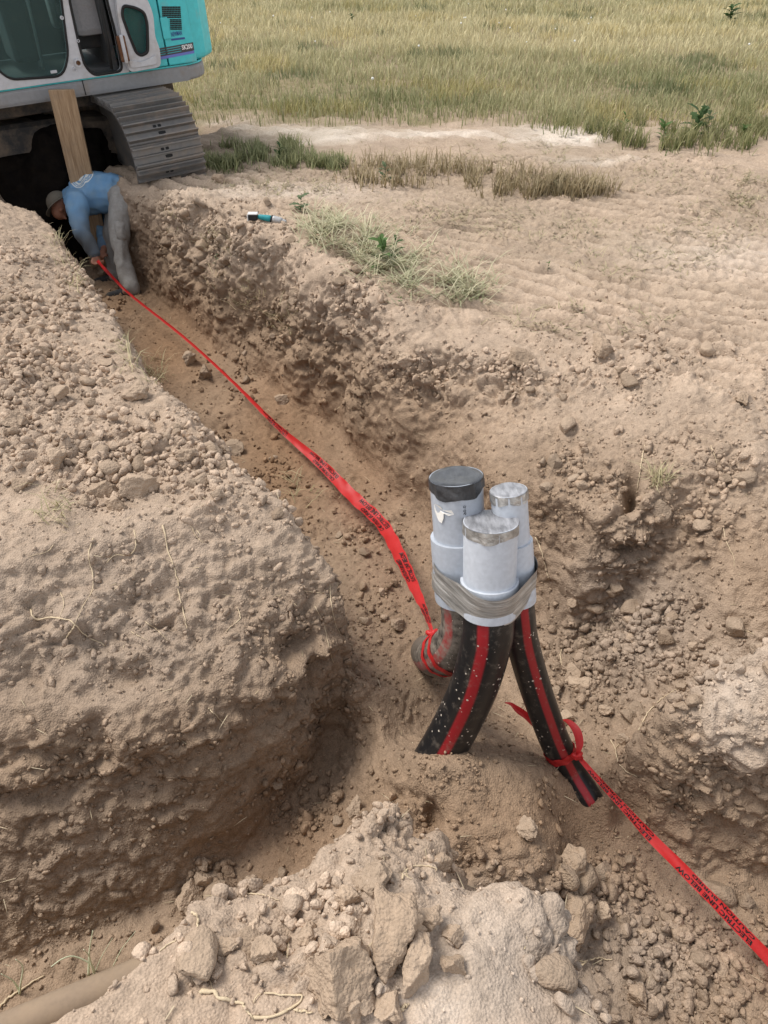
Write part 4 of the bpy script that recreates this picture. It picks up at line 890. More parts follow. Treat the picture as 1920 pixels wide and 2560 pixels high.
# --- undercarriage
R0, YC, XC, SW = .40, 1.70, 1.195, .66
def track_curve(s):                    # s in 0..1 round the belt: (y, z, angle of travel)
    Ls = [2*YC, math.pi*R0, 2*YC, math.pi*R0]; tot = sum(Ls); d = (s % 1)*tot
    if d < Ls[0]: return -YC+d, 0.0+.0, 0.0
    d -= Ls[0]
    if d < Ls[1]: a = d/R0; return YC+R0*math.sin(a), R0-R0*math.cos(a), a
    d -= Ls[1]
    if d < Ls[2]:
        q = d/Ls[2]; sag = .05*math.sin(math.pi*q)**2 if q < .5 else .05*math.sin(math.pi*q)**2
        return YC-d, 2*R0-sag*1.3, math.pi
    d -= Ls[2]; a = d/R0; return -YC-R0*math.sin(a), R0+R0*math.cos(a), math.pi+a
def shoe_mesh():
    prof = [(-.098, .0), (-.092, .012), (-.078, .014), (-.072, .056), (-.060, .056), (-.054, .014), (-.006, .014), (0, .05), (.008, .05), (.014, .014), (.060, .014), (.066, .052), (.078, .052), (.084, .012), (.094, .004), (.094, -.012), (-.098, -.012)]
    bm = bmesh.new(); a = [bm.verts.new((-SW/2, y, z)) for y, z in prof]; b = [bm.verts.new((SW/2, y, z)) for y, z in prof]; n = len(prof)
    bm.faces.new(a); bm.faces.new(b[::-1])
    for i in range(n): bm.faces.new((a[i], b[i], b[(i+1) % n], a[(i+1) % n]))
    bmesh.ops.recalc_face_normals(bm, faces=bm.faces[:]); me = bpy.data.meshes.new('track_shoe'); bm.to_mesh(me); bm.free(); me.materials.append(M_STEEL); return me
SHOE = shoe_mesh()
def hole_mesh(w, h):
    me = bpy.data.meshes.new('slot'); n = 10; V = []
    for k in range(n): a = 2*math.pi*k/n; V.append((w*max(-1, min(1, 1.3*math.cos(a))), h*max(-1, min(1, 1.3*math.sin(a))), 0))
    me.from_pydata(V, [], [tuple(range(n))]); me.update(); me.materials.append(M_SEAL); return me
SLOT = hole_mesh(.034, .014); SLOT2 = hole_mesh(.016, .012)
def track(side):
    x = side*XC
    tr = ubox('crawler_track', (x, 0, R0), (.30, 2*YC-.3, .46), M_FRAME, None, .05)
    NS = 49
    for i in range(NS):
        y, z, a = track_curve((i+.35)/NS); M = Matrix.Translation((x, y, z)) @ Euler((a, 0, 0)).to_matrix().to_4x4() @ Euler((math.pi, 0, 0)).to_matrix().to_4x4()
        s_ = bpy.data.objects.new('track_shoe', SHOE); COL.objects.link(s_); s_.parent = tr; s_.matrix_local = M
        if side > 0 and (y < -YC+.25):
            for (dx, dy, me) in ((.0, -.028, SLOT), (.0, .035, SLOT2), (-.045, .035, SLOT2)):
                h_ = bpy.data.objects.new('bolt_slot', me); COL.objects.link(h_); h_.parent = tr; h_.matrix_local = M @ Matrix.Translation((dx, dy, .0155))
    for yy in (-YC, YC):                # idler and sprocket discs
        bm = bmesh.new(); bmesh.ops.create_cone(bm, cap_ends=True, segments=36, radius1=R0-.07, radius2=R0-.07, depth=.16); bmesh.ops.rotate(bm, verts=bm.verts, cent=(0, 0, 0), matrix=Euler((0, R(90), 0)).to_matrix())
        bmesh.ops.translate(bm, verts=bm.verts, vec=(x, yy, R0)); bm_obj('idler_wheel', bm, M_FRAME, tr)
    ubox('guard_plate', (x-side*.16, -YC+.45, R0+.02), (.03, .9, .50), M_STEEL, tr, .01)
    for k in range(6):
        bm = bmesh.new(); bmesh.ops.create_cone(bm, cap_ends=True, segments=20, radius1=.09, radius2=.09, depth=.34); bmesh.ops.rotate(bm, verts=bm.verts, cent=(0, 0, 0), matrix=Euler((0, R(90), 0)).to_matrix())
        bmesh.ops.translate(bm, verts=bm.verts, vec=(x, -1.25+.5*k, .13)); bm_obj('roller', bm, M_FRAME, tr)
    return tr
track(1); track(-1)
# arched cross member between the tracks (near and far), centre body and slew ring
def arch(yc, name):
    xs = np.linspace(-1.02, 1.02, 25); prof_t = .66-.03*np.abs(xs)-.10*np.clip(np.abs(xs)-.55, 0, 1); prof_b = .28+.14*np.cos(xs*1.45)-.12*np.clip(np.abs(xs)-.7, 0, 1); V, F = [], []
    for x, t, b in zip(xs, prof_t, prof_b):
        for (yy, z) in ((-.2, b), (-.17, t-.03), (-.12, t), (.2, t), (.2, b)): V.append((x, yc+yy, z))
    for i in range(len(xs)-1):
        for k in range(5): F.append((i*5+k, i*5+(k+1) % 5, (i+1)*5+(k+1) % 5, (i+1)*5+k))
    me = bpy.data.meshes.new(name); me.from_pydata(V, [], F); me.update(); return link(name, me, M_FRAME, ex)
arch(-.85, 'cross_member'); arch(.85, 'cross_member'); ubox('center_body', (0, 0, .55), (1.3, 1.5, .26), M_FRAME, None, .04)
bm = bmesh.new(); bmesh.ops.create_cone(bm, cap_ends=True, segments=40, radius1=.62, radius2=.62, depth=.26); bmesh.ops.translate(bm, verts=bm.verts, vec=(0, 0, .76)); bm_obj('slew_ring', bm, M_FRAME, ex)
# ================================================================== BOARD STANDING IN THE TRENCH, SOIL HEAP UNDER THE MACHINE WITH PAINTED SHADE
def wood(name):
    m = newmat(name, (.42, .30, .19), .75, 0, .2); tc = N(m, 'ShaderNodeTexCoord'); mp = N(m, 'ShaderNodeMapping'); mp.inputs['Scale'].default_value = (1, 1, .06); L(m, tc.outputs['Object'], mp.inputs[0])
    n = N(m, 'ShaderNodeTexNoise', Scale=70.0, Detail=6.0, Roughness=.65); L(m, mp.outputs[0], n.inputs['Vector']); n2 = N(m, 'ShaderNodeTexNoise', Scale=5.0, Detail=6.0, Roughness=.7); L(m, tc.outputs['Object'], n2.inputs['Vector'])
    c = mixcol(m, ramp(m, n.outputs[0], .35, .7), (.24, .155, .09), (.47, .335, .21)); c = mixcol(m, ramp(m, n2.outputs[0], .5, .75), c, (.27, .20, .14)); L(m, c, bsdf(m).inputs['Base Color'])
    b = N(m, 'ShaderNodeBump', Strength=.4, Distance=.003); L(m, n.outputs[0], b.inputs['Height']); L(m, b.outputs[0], bsdf(m).inputs['Normal']); return m
M_WOOD = wood('weathered_plank')
pb_ = P(256, 672, -.86); pt_ = None
b0 = Vector(pb_); d = Vector(PZ(153, 224, proj(np.array([b0.x, b0.y, .74]))[2]*.985)); ax = (d-b0).normalized(); ln = (d-b0).length
bm = bmesh.new(); bmesh.ops.create_cube(bm, size=1)
for v in bm.verts: v.co = Vector((v.co.x*.215, v.co.y*.042, (v.co.z+.5)*(ln+.12)-.12))
bmesh.ops.bevel(bm, geom=list(bm.edges), offset=.004, segments=1, affect='EDGES')
bo = bm_obj('wooden_plank', bm, M_WOOD); q = ax.to_track_quat('Z', 'Y'); 
X = Vector((.97, .22, 0)); X = (X-ax*X.dot(ax)).normalized(); Y = ax.cross(X); bo.matrix_world = Matrix.Translation(b0) @ Matrix((X, Y, ax)).transposed().to_4x4()
tag(bo, 'rough wooden plank standing on end in trench behind the worker', 'plank')
# soil heap under the excavator, its deep shade painted in as near-black colour
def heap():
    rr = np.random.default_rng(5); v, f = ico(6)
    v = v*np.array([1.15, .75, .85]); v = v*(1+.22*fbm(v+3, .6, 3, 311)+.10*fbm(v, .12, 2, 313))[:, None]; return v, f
hv, hf = heap(); M_BLK = grime('shade_black_soil', (.010, .008, .007), (.02, .015, .011), .5, .98, 0, 9, .05, .4)
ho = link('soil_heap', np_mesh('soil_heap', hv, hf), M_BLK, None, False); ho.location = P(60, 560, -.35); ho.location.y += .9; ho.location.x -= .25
tag(ho, 'soil heap beneath the excavator, its deep shade painted black', 'soil heap')
# ================================================================== SINGLE CLODS
M_CLOD = newmat('clod_soil', (.38, .28, .19), .95, 0, .15)
def _clodmat(m):
    oi = N(m, 'ShaderNodeObjectInfo'); ge = N(m, 'ShaderNodeNewGeometry'); n1 = N(m, 'ShaderNodeTexNoise', Scale=45.0, Detail=4.0, Roughness=.7); L(m, ge.outputs['Position'], n1.inputs['Vector'])
    vo = N(m, 'ShaderNodeTexVoronoi', Scale=130.0); L(m, ge.outputs['Position'], vo.inputs['Vector'])
    c = mixcol(m, oi.outputs['Random'], (.35, .265, .195), (.42, .325, .245)); c = mixcol(m, 1.0, c, oi.outputs['Color'], 'MULTIPLY')
    c = mixcol(m, 1.0, c, ramp(m, n1.outputs[0], .3, .72, (.82, .81, .80), (1.12, 1.11, 1.10)), 'MULTIPLY'); L(m, c, bsdf(m).inputs['Base Color'])
    ad = N(m, 'ShaderNodeMath', operation='MULTIPLY_ADD'); L(m, vo.outputs['Distance'], ad.inputs[0]); ad.inputs[1].default_value = -.5; L(m, n1.outputs[0], ad.inputs[2])
    b = N(m, 'ShaderNodeBump', Strength=.9, Distance=.008); L(m, ad.outputs[0], b.inputs['Height']); L(m, b.outputs[0], bsdf(m).inputs['Normal'])
_clodmat(M_CLOD)
def clod_me(sub, seed, cuts, rough):
    v, f = clod_shape(sub, seed, cuts, rough); me = np_mesh('soil_clod', v, f); me.materials.append(M_CLOD); return me
BIGM = [clod_me(5, 700+k, 5, .21) for k in range(7)]; MIDM = [clod_me(3, 720+k, 6, .16) for k in range(12)]
def put_clod(name, me, pos, nrm, s, label, cat, group, r, squash=1.0, col=1.0, lift=.28):
    o = bpy.data.objects.new(name, me); COL.objects.link(o); o.location = Vector(pos)+Vector(nrm)*s*lift
    o.rotation_euler = (r.uniform(-.5, .5), r.uniform(-.5, .5), r.uniform(0, 6.28)); o.scale = (s, s*r.uniform(.85, 1), s*squash); o.color = (col, col*.99, col*.97, 1)
    return tag(o, label, cat, group)
# the ones that stand out: (u, v of the middle, width in photo pixels, label)
ROCKS = [
 (975, 2300, 172, 'largest pale clod at the top of the foreground clod cluster'), (849, 2415, 150, 'big pointed clod left of the foreground cluster'), (1033, 2402, 122, 'squarish pale clod at the right of the foreground cluster'),
 (1136, 2410, 60, 'small rounded clod alone on the smooth foreground dust'), (864, 2245, 66, 'upright clod above the left of the foreground cluster'), (941, 2186, 96, 'grey wedge-shaped clod behind the foreground cluster'),
 (772, 2325, 54, 'blocky clod at the left end of the foreground cluster'), (1069, 2290, 74, 'tall clod wedged against right of the largest foreground clod'), (970, 2496, 72, 'round clod below the foreground cluster near the bottom edge'),
 (919, 2500, 54, 'narrow clod near the bottom edge beside a round one'), (876, 2524, 54, 'clod cut by the bottom edge of the picture'), (1426, 2142, 90, 'large square-faced clod below the slim black conduit'),
 (1317, 2066, 52, 'egg-shaped clod half sunk in the heap before the conduits'), (1438, 2296, 96, 'rough dark clod at the right foot of the foreground mound'), (895, 2018, 48, 'clod resting left of the hollow lump of the foreground mound'),
 (1129, 2340, 46, 'upright small clod right of the foreground cluster'), (486, 2232, 70, 'dark clod at the foot of the big left wall beside a conduit'), (526, 2197, 56, 'dark clod standing behind another at the left wall foot'),
 (551, 2222, 48, 'angular clod touching the dusty conduit in the left trench'), (624, 2213, 50, 'clod on the left trench floor beyond the dusty conduit'), (562, 2362, 62, 'pale clod on the left slope of the foreground mound'),
 (635, 2324, 56, 'pale jagged clod left of the foreground cluster'), (659, 2380, 66, 'broad clod low on the left of the foreground mound'), (359, 1217, 78, 'large rough clod at the front lip of the left spoil heap'),
 (255, 1222, 64, 'flat-topped clod left of the large one on the spoil lip'), (143, 1140, 54, 'dark clod near the left edge of the spoil heap'), (344, 980, 60, 'smooth broad clod on the spoil ridge beside the trench'),
 (354, 1102, 40, 'round clod in the middle of the left spoil heap'), (468, 1138, 46, 'clod near the trench edge of the spoil heap'), (42, 1048, 50, 'clod at the left picture edge on the spoil heap'),
 (291, 1264, 54, 'pointed clod on the lower lip of the spoil heap'), (515, 932, 40, 'reddish clod on the trench floor left of the red tape'), (477, 898, 36, 'small reddish clod beside the red tape mid trench'),
 (584, 1122, 48, 'dark clod on the trench floor under the spoil edge'), (1445, 1712, 58, 'pale angular clod on the gravel right of the conduits'), (1515, 1775, 34, 'small upright clod on the gravel right of the conduits'),
 (1418, 1792, 36, 'clod beside the loose end of red tape'), (1560, 1850, 30, 'small clod at the tip of the right bank'), (740, 735, 46, 'clod high on the right trench bank below the dry grass'), (1020, 905, 46, 'clod on the crest of the right bank above the conduits'),
 (1300, 890, 60, 'lumpy clod on the crest behind the slim conduit'), (1500, 860, 54, 'clod on the flat top of the right bank'), (1860, 1000, 40, 'pale stone near the right picture edge on the bank'), (700, 1000, 34, 'clod at the foot of the right trench wall'), (1000, 1560, 40, 'clod on the pit floor beside the bent conduit'),
 (1620, 2330, 44, 'clod beneath the red tape in the lower right trench'), (1590, 2480, 56, 'large clod low in the lower right trench'), (1500, 2270, 50, 'rounded clod in the lower right trench beside the foreground mound'), (545, 448, 30, 'white angular stone beside the crawler track')]
r_ = np.random.default_rng(77)
for k, (u, v, w, lab) in enumerate(ROCKS):
    p, n = hit(u, v+w*.16)
    if p is None: continue
    zc = proj(p)[2]; s = w/2*zc/FPX*1.35
    put_clod('soil_clod' if 'stone' not in lab else 'stone', BIGM[k % len(BIGM)], p, (np.array(n)+np.array([0, 0, 1]))*.5, s, lab, 'clod' if 'stone' not in lab else 'stone', None, r_, r_.uniform(.72, .95), r_.uniform(.92, 1.1) if v < 2200 else r_.uniform(1.05, 1.22), .30)
# the rest of the fist-sized ones
ZN = [('left spoil heap', (250, 1060, 420, 220)), ('right trench bank', (900, 820, 620, 240)), ('gravelly pit floor', (1550, 1620, 380, 240)), ('foreground mound', (820, 2380, 380, 200)), ('lower right trench floor', (1620, 2400, 340, 200)), ('main trench floor', (720, 1250, 260, 320)), ('heap before the conduits', (1150, 2030, 330, 130))]
ix = sample(300-len(ROCKS), dens*(CL > .25)*(up > .3), np.random.default_rng(78))
for k, i in enumerate(ix):
    d_ = [((GU[i]-a)/c)**2+((GV[i]-b)/e)**2 for _, (a, b, c, e) in ZN]; zn = ZN[int(np.argmin(d_))][0]
    s = float(.030*(1-r_.random()*(1-(.030/.072)**1.6))**(-1/1.6))
    put_clod('soil_clod', MIDM[k % len(MIDM)], V2[i], NR2[i], s, 'small brown soil clod lying loose on the '+zn, 'clod', 'loose clods on the '+zn, r_, r_.uniform(.7, 1), r_.uniform(.8, 1.08), .2)

# ================================================================== ROOTS
M_ROOT = grime('pale_root', (.62, .50, .34), (.40, .30, .20), .5, .8, 0, 60, .2, .3)
M_SPROUT = grime('pale_sprout', (.70, .74, .52), (.5, .45, .3), .3, .6, 0, 40, .3, 0)
def cropmap(ox, oy, sc): return lambda pts: [(ox+x/sc, oy+y/sc) for x, y in pts]
cA, cF, cM, cR, cW = cropmap(0, 1200, 1.843), cropmap(0, 2200, 1.843), cropmap(700, 1900, 2.074), cropmap(1200, 1500, 2.086), cropmap(1200, 1000, 2.304)
ROOTS = [
 (cA([(750,210),(765,270),(775,330),(800,390),(815,450),(825,520),(840,590),(855,640),(862,688)]), 5, 'longest root hanging down the middle of the left wall'), (cA([(430,270),(410,340),(425,430),(425,510),(385,580),(345,660)]), 4, 'root dropping down the left wall to a forked one'),
 (cA([(140,600),(160,640),(220,635),(300,640),(345,665),(390,715),(450,740),(485,765)]), 6, 'thick forked root lying across the left wall'), (cA([(345,665),(310,720),(285,755)]), 5, 'short prong of the forked root on the left wall'),
 (cA([(280,520),(295,570),(275,640)]), 3, 'thin root above the forked root on the left wall'), (cA([(245,300),(215,330),(130,355)]), 3, 'root near the top left of the left wall'), (cA([(670,655),(720,690),(775,740)]), 3, 'slanting root left of the longest root'),
 (cA([(1095,585),(1105,640),(1060,680),(1040,700)]), 4, 'hooked root right of the longest root'), (cA([(960,1050),(990,1080),(1040,1130)]), 4, 'lone root low on the left wall'), (cA([(605,700),(640,720),(685,740)]), 3, 'little root between forked and slanting roots'),
 (cA([(1520,480),(1525,560),(1540,640),(1570,720)]), 3, 'hair root on the corner of the left block'), (cA([(1400,510),(1490,520),(1530,490)]), 3, 'root sticking out of the left block corner'), (cA([(1450,580),(1490,660),(1510,750),(1535,840)]), 2.5, 'hair root left of the block corner'),
 (cA([(620,230),(625,300),(595,345),(530,345),(490,380)]), 4, 'kinked root under the front lip of the spoil'), (cA([(880,210),(905,260),(935,290)]), 3, 'small root under the spoil lip beside the corner'),
 (cF([(0,590),(40,545),(90,510),(150,470),(205,435)]), 8, 'thick tan root at the lower left picture corner'), (cF([(885,155),(912,175),(905,240),(895,290),(905,330)]), 9, 'crooked pale root on the left of the foreground mound'), (cF([(735,330),(800,285),(870,258),(940,245)]), 5, 'thin arched root crossing the crooked foreground root'),
 (cF([(920,525),(985,520),(1010,548),(1090,560),(1130,590),(1160,635)]), 13, 'thickest root on the foreground mound by the bottom edge'), (cF([(1160,635),(1240,632),(1310,610),(1330,590),(1385,565),(1390,530),(1300,530),(1210,525),(1165,570)]), 9, 'looping root joined to the thickest foreground root'),
 (cF([(885,450),(950,440),(985,515)]), 5, 'short root above the thickest foreground root'), (cF([(1075,68),(1200,68),(1285,95)]), 5, 'thin straight root over the dusty conduit'), (cF([(1360,600),(1440,610)]), 9, 'stub of pale root right of the looping root'),
 (cM([(600,1350),(620,1300),(665,1265)]), 14, 'thick curved root stub at the bottom below the clods'), (cM([(630,620),(650,575),(720,550),(800,560),(810,575)]), 6, 'arched root above the largest foreground clod'),
 (cR([(520,1915),(560,1880),(620,1865),(685,1880)]), 6, 'pale root arching over the lower right gravel'), (cR([(680,730),(705,775),(720,840),(760,890),(820,920)]), 4, 'long thin root on the gravel beside the red knot'), (cR([(705,775),(740,740),(760,720)]), 3, 'side branch of root on gravel beside the red knot'),
 (cR([(830,680),(870,600),(930,530),(1000,480),(1080,435)]), 4, 'long root lying along the right ramp below the bank'), (cR([(425,340),(425,260),(500,205),(600,170),(690,150)]), 3, 'thin root reaching from pit gravel to the bank tip'), (cR([(1270,125),(1340,140),(1430,180)]), 4, 'root at the top of the right block'),
 (cW([(950,260),(930,370),(915,470),(905,540)]), 4, 'root hanging beside the dark hole in the bank'), (cW([(320,790),(355,870),(375,950),(400,1030)]), 4, 'root on the bank just right of the conduits'), (cW([(1400,730),(1420,820),(1460,900),(1465,960)]), 3, 'root on the right ramp near the picture edge'), (cW([(1330,265),(1355,330),(1365,400)]), 3, 'short root high on the right bank')]
def surface_path(pts, lift, n=26):
    q = smooth_path(np.array([(a, b, 0) for a, b in pts]), n); out = []
    for (u, v, _) in q:
        p, nn = hit(u, v)
        if p is None: continue
        out.append(p+np.array(nn)*lift)
    out = np.array(out); zc = proj(out)[2]; z2 = zc.copy()
    for _ in range(4): z2[1:-1] = (z2[:-2]+2*z2[1:-1]+z2[2:])/4
    z2 = np.minimum(z2, zc)           # stay on or before the soil
    C0 = np.array([0, 0, CAM_H]); return C0 + (out-C0)*(z2/zc)[:, None]
for k, (pts, w, lab) in enumerate(ROOTS):
    zc = proj(hit(*pts[len(pts)//2])[0])[2]; rad = w*zc/FPX*.42; pth = surface_path(pts, rad*.9); m = len(pth)
    pth = pth + .25*rad*np.random.default_rng(k).normal(size=pth.shape)
    o = tube('root', pth, rad*np.linspace(1.0, .45, m)*(1+.18*np.sin(np.arange(m)*1.3+k)), M_ROOT, None, 7); tag(o, lab, 'root', 'pale roots showing in the dug banks')
def sprout(stems, w, lab):
    e = empty('grass_sprout'); tag(e, lab, 'sprout')
    for pts in stems:
        base = hit(*pts[0])[0]; zc = proj(base)[2]; P3 = smooth_path([PZ(u, v, zc*(1-.012*i)) for i, (u, v) in enumerate(pts)], 16); tube('blade', P3, w*zc/FPX*.5*np.linspace(1, .35, 16), M_SPROUT, e, 6)
sprout([cF([(90,525),(95,480),(105,400),(72,365)]), cF([(92,515),(60,465),(5,432)])], 6, 'pale two-bladed sprout at the lower left corner by a root')
sprout([cF([(440,445),(425,405),(410,350),(385,320)]), cF([(436,440),(420,390),(345,353),(290,362),(235,400)]), cF([(408,440),(412,330),(428,232)])], 6, 'pale bent sprout on the left lip of the foreground mound')
sprout([cF([(440,420),(470,350),(518,268)]), cF([(520,400),(560,320),(625,235)])], 3, 'two dry upright stalks on the left lip of the foreground mound')
# ================================================================== GRASS, WEEDS, STRAW
def leafmat(name, attr=True, col=(.1, .13, .04)):
    m = newmat(name, col, .7, 0, .2); tb = N(m, 'ShaderNodeBsdfTranslucent'); mx = N(m, 'ShaderNodeMixShader'); mx.inputs[0].default_value = .3
    if attr:
        at = N(m, 'ShaderNodeAttribute'); at.attribute_name = 'tint'; L(m, at.outputs['Color'], bsdf(m).inputs['Base Color']); L(m, at.outputs['Color'], tb.inputs[0])
    else: tb.inputs[0].default_value = (*col, 1)
    L(m, bsdf(m).outputs[0], mx.inputs[1]); L(m, tb.outputs[0], mx.inputs[2]); L(m, mx.outputs[0], m.node_tree.nodes['Material Output'].inputs[0]); return m
M_GRASS = leafmat('grass_blades')
def blades(name, base, h, w, bend, col, label, seed, flat=0.0):
    """one three-step blade per base point, curving over in a random direction"""
    r = np.random.default_rng(seed); n = len(base); a = r.uniform(0, 2*math.pi, n); d = np.stack([np.cos(a), np.sin(a), 0*a], 1); sd = np.stack([-d[:, 1], d[:, 0], 0*a], 1)
    f = r.uniform(.3, 1, n)*bend; up = np.array([0, 0, 1.0]); cf, sf = np.cos(np.clip(flat+f*.5, 0, 1.5)), np.sin(np.clip(flat+f*.5, 0, 1.5)); cg, sg = np.cos(np.clip(flat+f*1.3, 0, 1.65)), np.sin(np.clip(flat+f*1.3, 0, 1.65))
    p1 = base + (up*cf[:, None]+d*sf[:, None])*(h*.55)[:, None]; p2 = p1 + (up*cg[:, None]+d*sg[:, None])*(h*.45)[:, None]; W = (w*.5)[:, None]
    V = np.stack([base-sd*W, base+sd*W, p1-sd*W*.8, p1+sd*W*.8, p2], 1).reshape(-1, 3); o = (np.arange(n)*5)[:, None]
    F = np.concatenate([o+np.array([[0, 1, 3]]), o+np.array([[0, 3, 2]]), o+np.array([[2, 3, 4]])]); me = np_mesh(name, V, F); set_color(me, np.repeat(col, 5, 0))
    return tag(link(name, me, M_GRASS), label, None, None, 'stuff')
def ground_z(x, y):                    # the coarse sheet's height, close enough for rooting grass
    return np.array([drop(a, b) for a, b in zip(x, y)])
# field
r = np.random.default_rng(61); n = 145000
yy = 10.0*(46/10.0)**(r.random(n)**.92); xx = (r.random(n)*2-1)*(yy*.52+1.2)+.1; q = np.stack([xx, yy, 0*xx], 1)
edge = 10.9 + .9*fbm(q, 2.2, 3, 403) + .7*sstep(0, 4, xx)*-1.0; keep_ = (yy > edge) | ((yy > edge-.8) & (r.random(n) < .3)) | ((yy > edge-1.9) & (r.random(n) < .07))
dn = fbm(q, 1.1, 3, 405); keep_ &= r.random(n) < np.clip(.85+.5*dn, .35, 1)
xx, yy, q, dn = xx[keep_], yy[keep_], q[keep_], dn[keep_]; n = len(xx)
zz = .10*fbm(q, 9, 2, 103)*sstep(14, 30, yy) + .0
tone = np.clip(.56 + .65*fbm(q*np.array([.55, 1, 1]), 2.6, 3, 407) + .34*sstep(12, 20, yy) + r.normal(size=n)*.17, 0, 1)[:, None]
green, straw = np.array([.18, .20, .085]), np.array([.60, .53, .32]); col = green*(1-tone)+straw*tone; gold = (fbm(q, 1.0, 2, 411) > .34)[:, None]; col = np.where(gold, col*.7+np.array([.52, .40, .14])*.3, col)*r.uniform(.75, 1.25, n)[:, None]
dk = (fbm(q, 1.4, 2, 413) < -.5)[:, None]; col = np.where(dk, col*.45+np.array([.07, .11, .045])*.55, col)
blades('field_grass', np.stack([xx, yy, zz-.02], 1), r.uniform(.13, .32, n)*np.clip(.7+.4*dn+.02*(yy-11), .5, 1.5), .0009*yy+.001, .9, col, 'tall yellow-green grass covering the open field', 62)
# patches on the dirt: pixel ellipses in the photo, blades rooted where the rays meet the soil
def patch_points(ells, n, seed):
    r = np.random.default_rng(seed); m = n*5; e = np.array(ells)[r.integers(len(ells), size=m)]; a = r.uniform(0, 6.283, m); d = np.sqrt(r.random(m))*np.where(r.random(m) < .7, 1, 1.45)
    u = e[:, 0]+e[:, 2]*d*np.cos(a); v = e[:, 1]+e[:, 3]*d*np.sin(a); q = np.stack([u, v*2.2, np.full(m, seed)], 1)
    ok = vnoise(q, 38, seed)+.35*vnoise(q, 14, seed+1) > -.08+.5*(r.random(m)-.5); out = []
    for uu, vv in zip(u[ok], v[ok]):
        p, nn = hit(uu, vv)
        if p is not None: out.append(p)
        if len(out) >= n: break
    return np.array(out)
def tone_cols(n, a, b, seed, dark=.75):
    r = np.random.default_rng(seed); t = r.random((n, 1))**.9; return (np.array(a)*(1-t)+np.array(b)*t)*r.uniform(dark, 1.2, (n, 1))
p = patch_points([(600, 392, 80, 30), (700, 385, 60, 32), (560, 400, 40, 25), (800, 415, 70, 16)], 2800, 63); blades('grass_strip', p, np.random.default_rng(1).uniform(.05, .17, len(p)), np.full(len(p), .009), 1.1, tone_cols(len(p), (.12, .155, .06), (.34, .34, .18), 1), 'strip of short green grass beside the crawler track', 64)
p = patch_points([(960, 440, 90, 30), (1120, 435, 130, 28), (1300, 470, 120, 26), (1420, 480, 90, 18)], 2200, 65); blades('dry_grass_strip', p, np.random.default_rng(2).uniform(.06, .24, len(p)), np.full(len(p), .009), 1.3, tone_cols(len(p), (.20, .165, .085), (.40, .32, .20), 2), 'strip of dry brown grass left between the wheel tracks', 66)
p = patch_points([(1080, 690, 120, 60), (1010, 660, 60, 60), (860, 590, 90, 36), (800, 560, 50, 24), (1150, 730, 80, 30), (930, 640, 50, 50)], 1700, 67); blades('cut_grass', p, np.random.default_rng(3).uniform(.06, .30, len(p)), np.full(len(p), .0065), .8, tone_cols(len(p), (.25, .29, .15), (.60, .55, .38), 3), 'flattened pale green cut grass lying along the right trench edge', 68, .8)
p = patch_points([(1650, 350, 120, 28), (1820, 345, 110, 34), (1500, 320, 120, 20), (1880, 300, 60, 30)], 2600, 69); blades('verge_grass', p, np.random.default_rng(4).uniform(.08, .26, len(p)), np.full(len(p), .010), 1.0, tone_cols(len(p), (.10, .14, .045), (.32, .30, .15), 4), 'rough green verge grass on the little bank at upper right', 70)
p = patch_points([(1450, 800, 180, 40), (1780, 560, 140, 60), (1330, 560, 200, 40), (1600, 640, 200, 70), (1880, 480, 60, 40), (1700, 450, 200, 40), (1000, 540, 200, 40), (1250, 400, 250, 40), (700, 470, 150, 20), (1000, 380, 450, 40), (680, 440, 200, 30), (1400, 380, 300, 30)], 2600, 71); blades('sparse_grass', p, np.random.default_rng(5).uniform(.04, .13, len(p)), np.full(len(p), .006), .8, tone_cols(len(p), (.22, .23, .11), (.48, .40, .26), 5), 'sparse trampled grass bits on the tracked soil', 72, .9)
p = patch_points([(150, 590, 25, 40), (190, 700, 20, 30), (320, 890, 30, 40), (390, 930, 25, 40), (560, 690, 30, 40), (620, 740, 30, 40), (540, 610, 40, 30), (430, 560, 40, 30), (700, 800, 40, 30), (140, 1270, 40, 40), (760, 1230, 30, 30), (840, 1250, 30, 20), (1650, 1200, 25, 20), (160, 640, 20, 40)], 620, 73); blades('straw_wisps', p, np.random.default_rng(6).uniform(.05, .18, len(p)), np.full(len(p), .0045), .9, tone_cols(len(p), (.30, .29, .15), (.58, .50, .32), 6), 'dry straw wisps caught on the trench edges', 74, .5)
iw_ = sample(1100, (inview & (NR2[:, 2] > .3)).astype(float), np.random.default_rng(75)); blades('straw_bits', V2[iw_]+NR2[iw_]*.003, np.random.default_rng(7).uniform(.015, .07, 1100), np.full(1100, .0028), .15, tone_cols(1100, (.40, .32, .20), (.66, .56, .40), 7), 'scattered straw bits and rootlets on the bare soil', 76, 1.42)
# broad-leaved weeds
M_LEAF = leafmat('weed_leaf', False, (.085, .15, .045)); M_LEAFD = leafmat('dark_weed_leaf', False, (.055, .10, .035)); M_LEAFG = leafmat('greyish_weed_leaf', False, (.12, .16, .085))
def leaf_me(name, mat, lobes=4):
    n = 9; V, F = [], []
    for i in range(n):
        t = i/(n-1); w = .22*math.sin(math.pi*min(1, t*.92+.06))**.8*(1+.38*math.sin(t*lobes*2*math.pi)); z = .22*t-.42*t*t
        V += [(-w, t, z+.10*w), (0, t, z-.02), (w, t, z+.10*w)]
    for i in range(n-1):
        for k in (0, 1): a = i*3+k; F.append((a, a+1, a+4, a+3))
    me = bpy.data.meshes.new(name); me.from_pydata(V, [], F); me.update(); me.materials.append(mat); me.polygons.foreach_set('use_smooth', [True]*len(F)); return me
LM = [leaf_me('leaf', M_LEAF), leaf_me('leaf', M_LEAFD, 3), leaf_me('leaf', M_LEAFG, 5)]
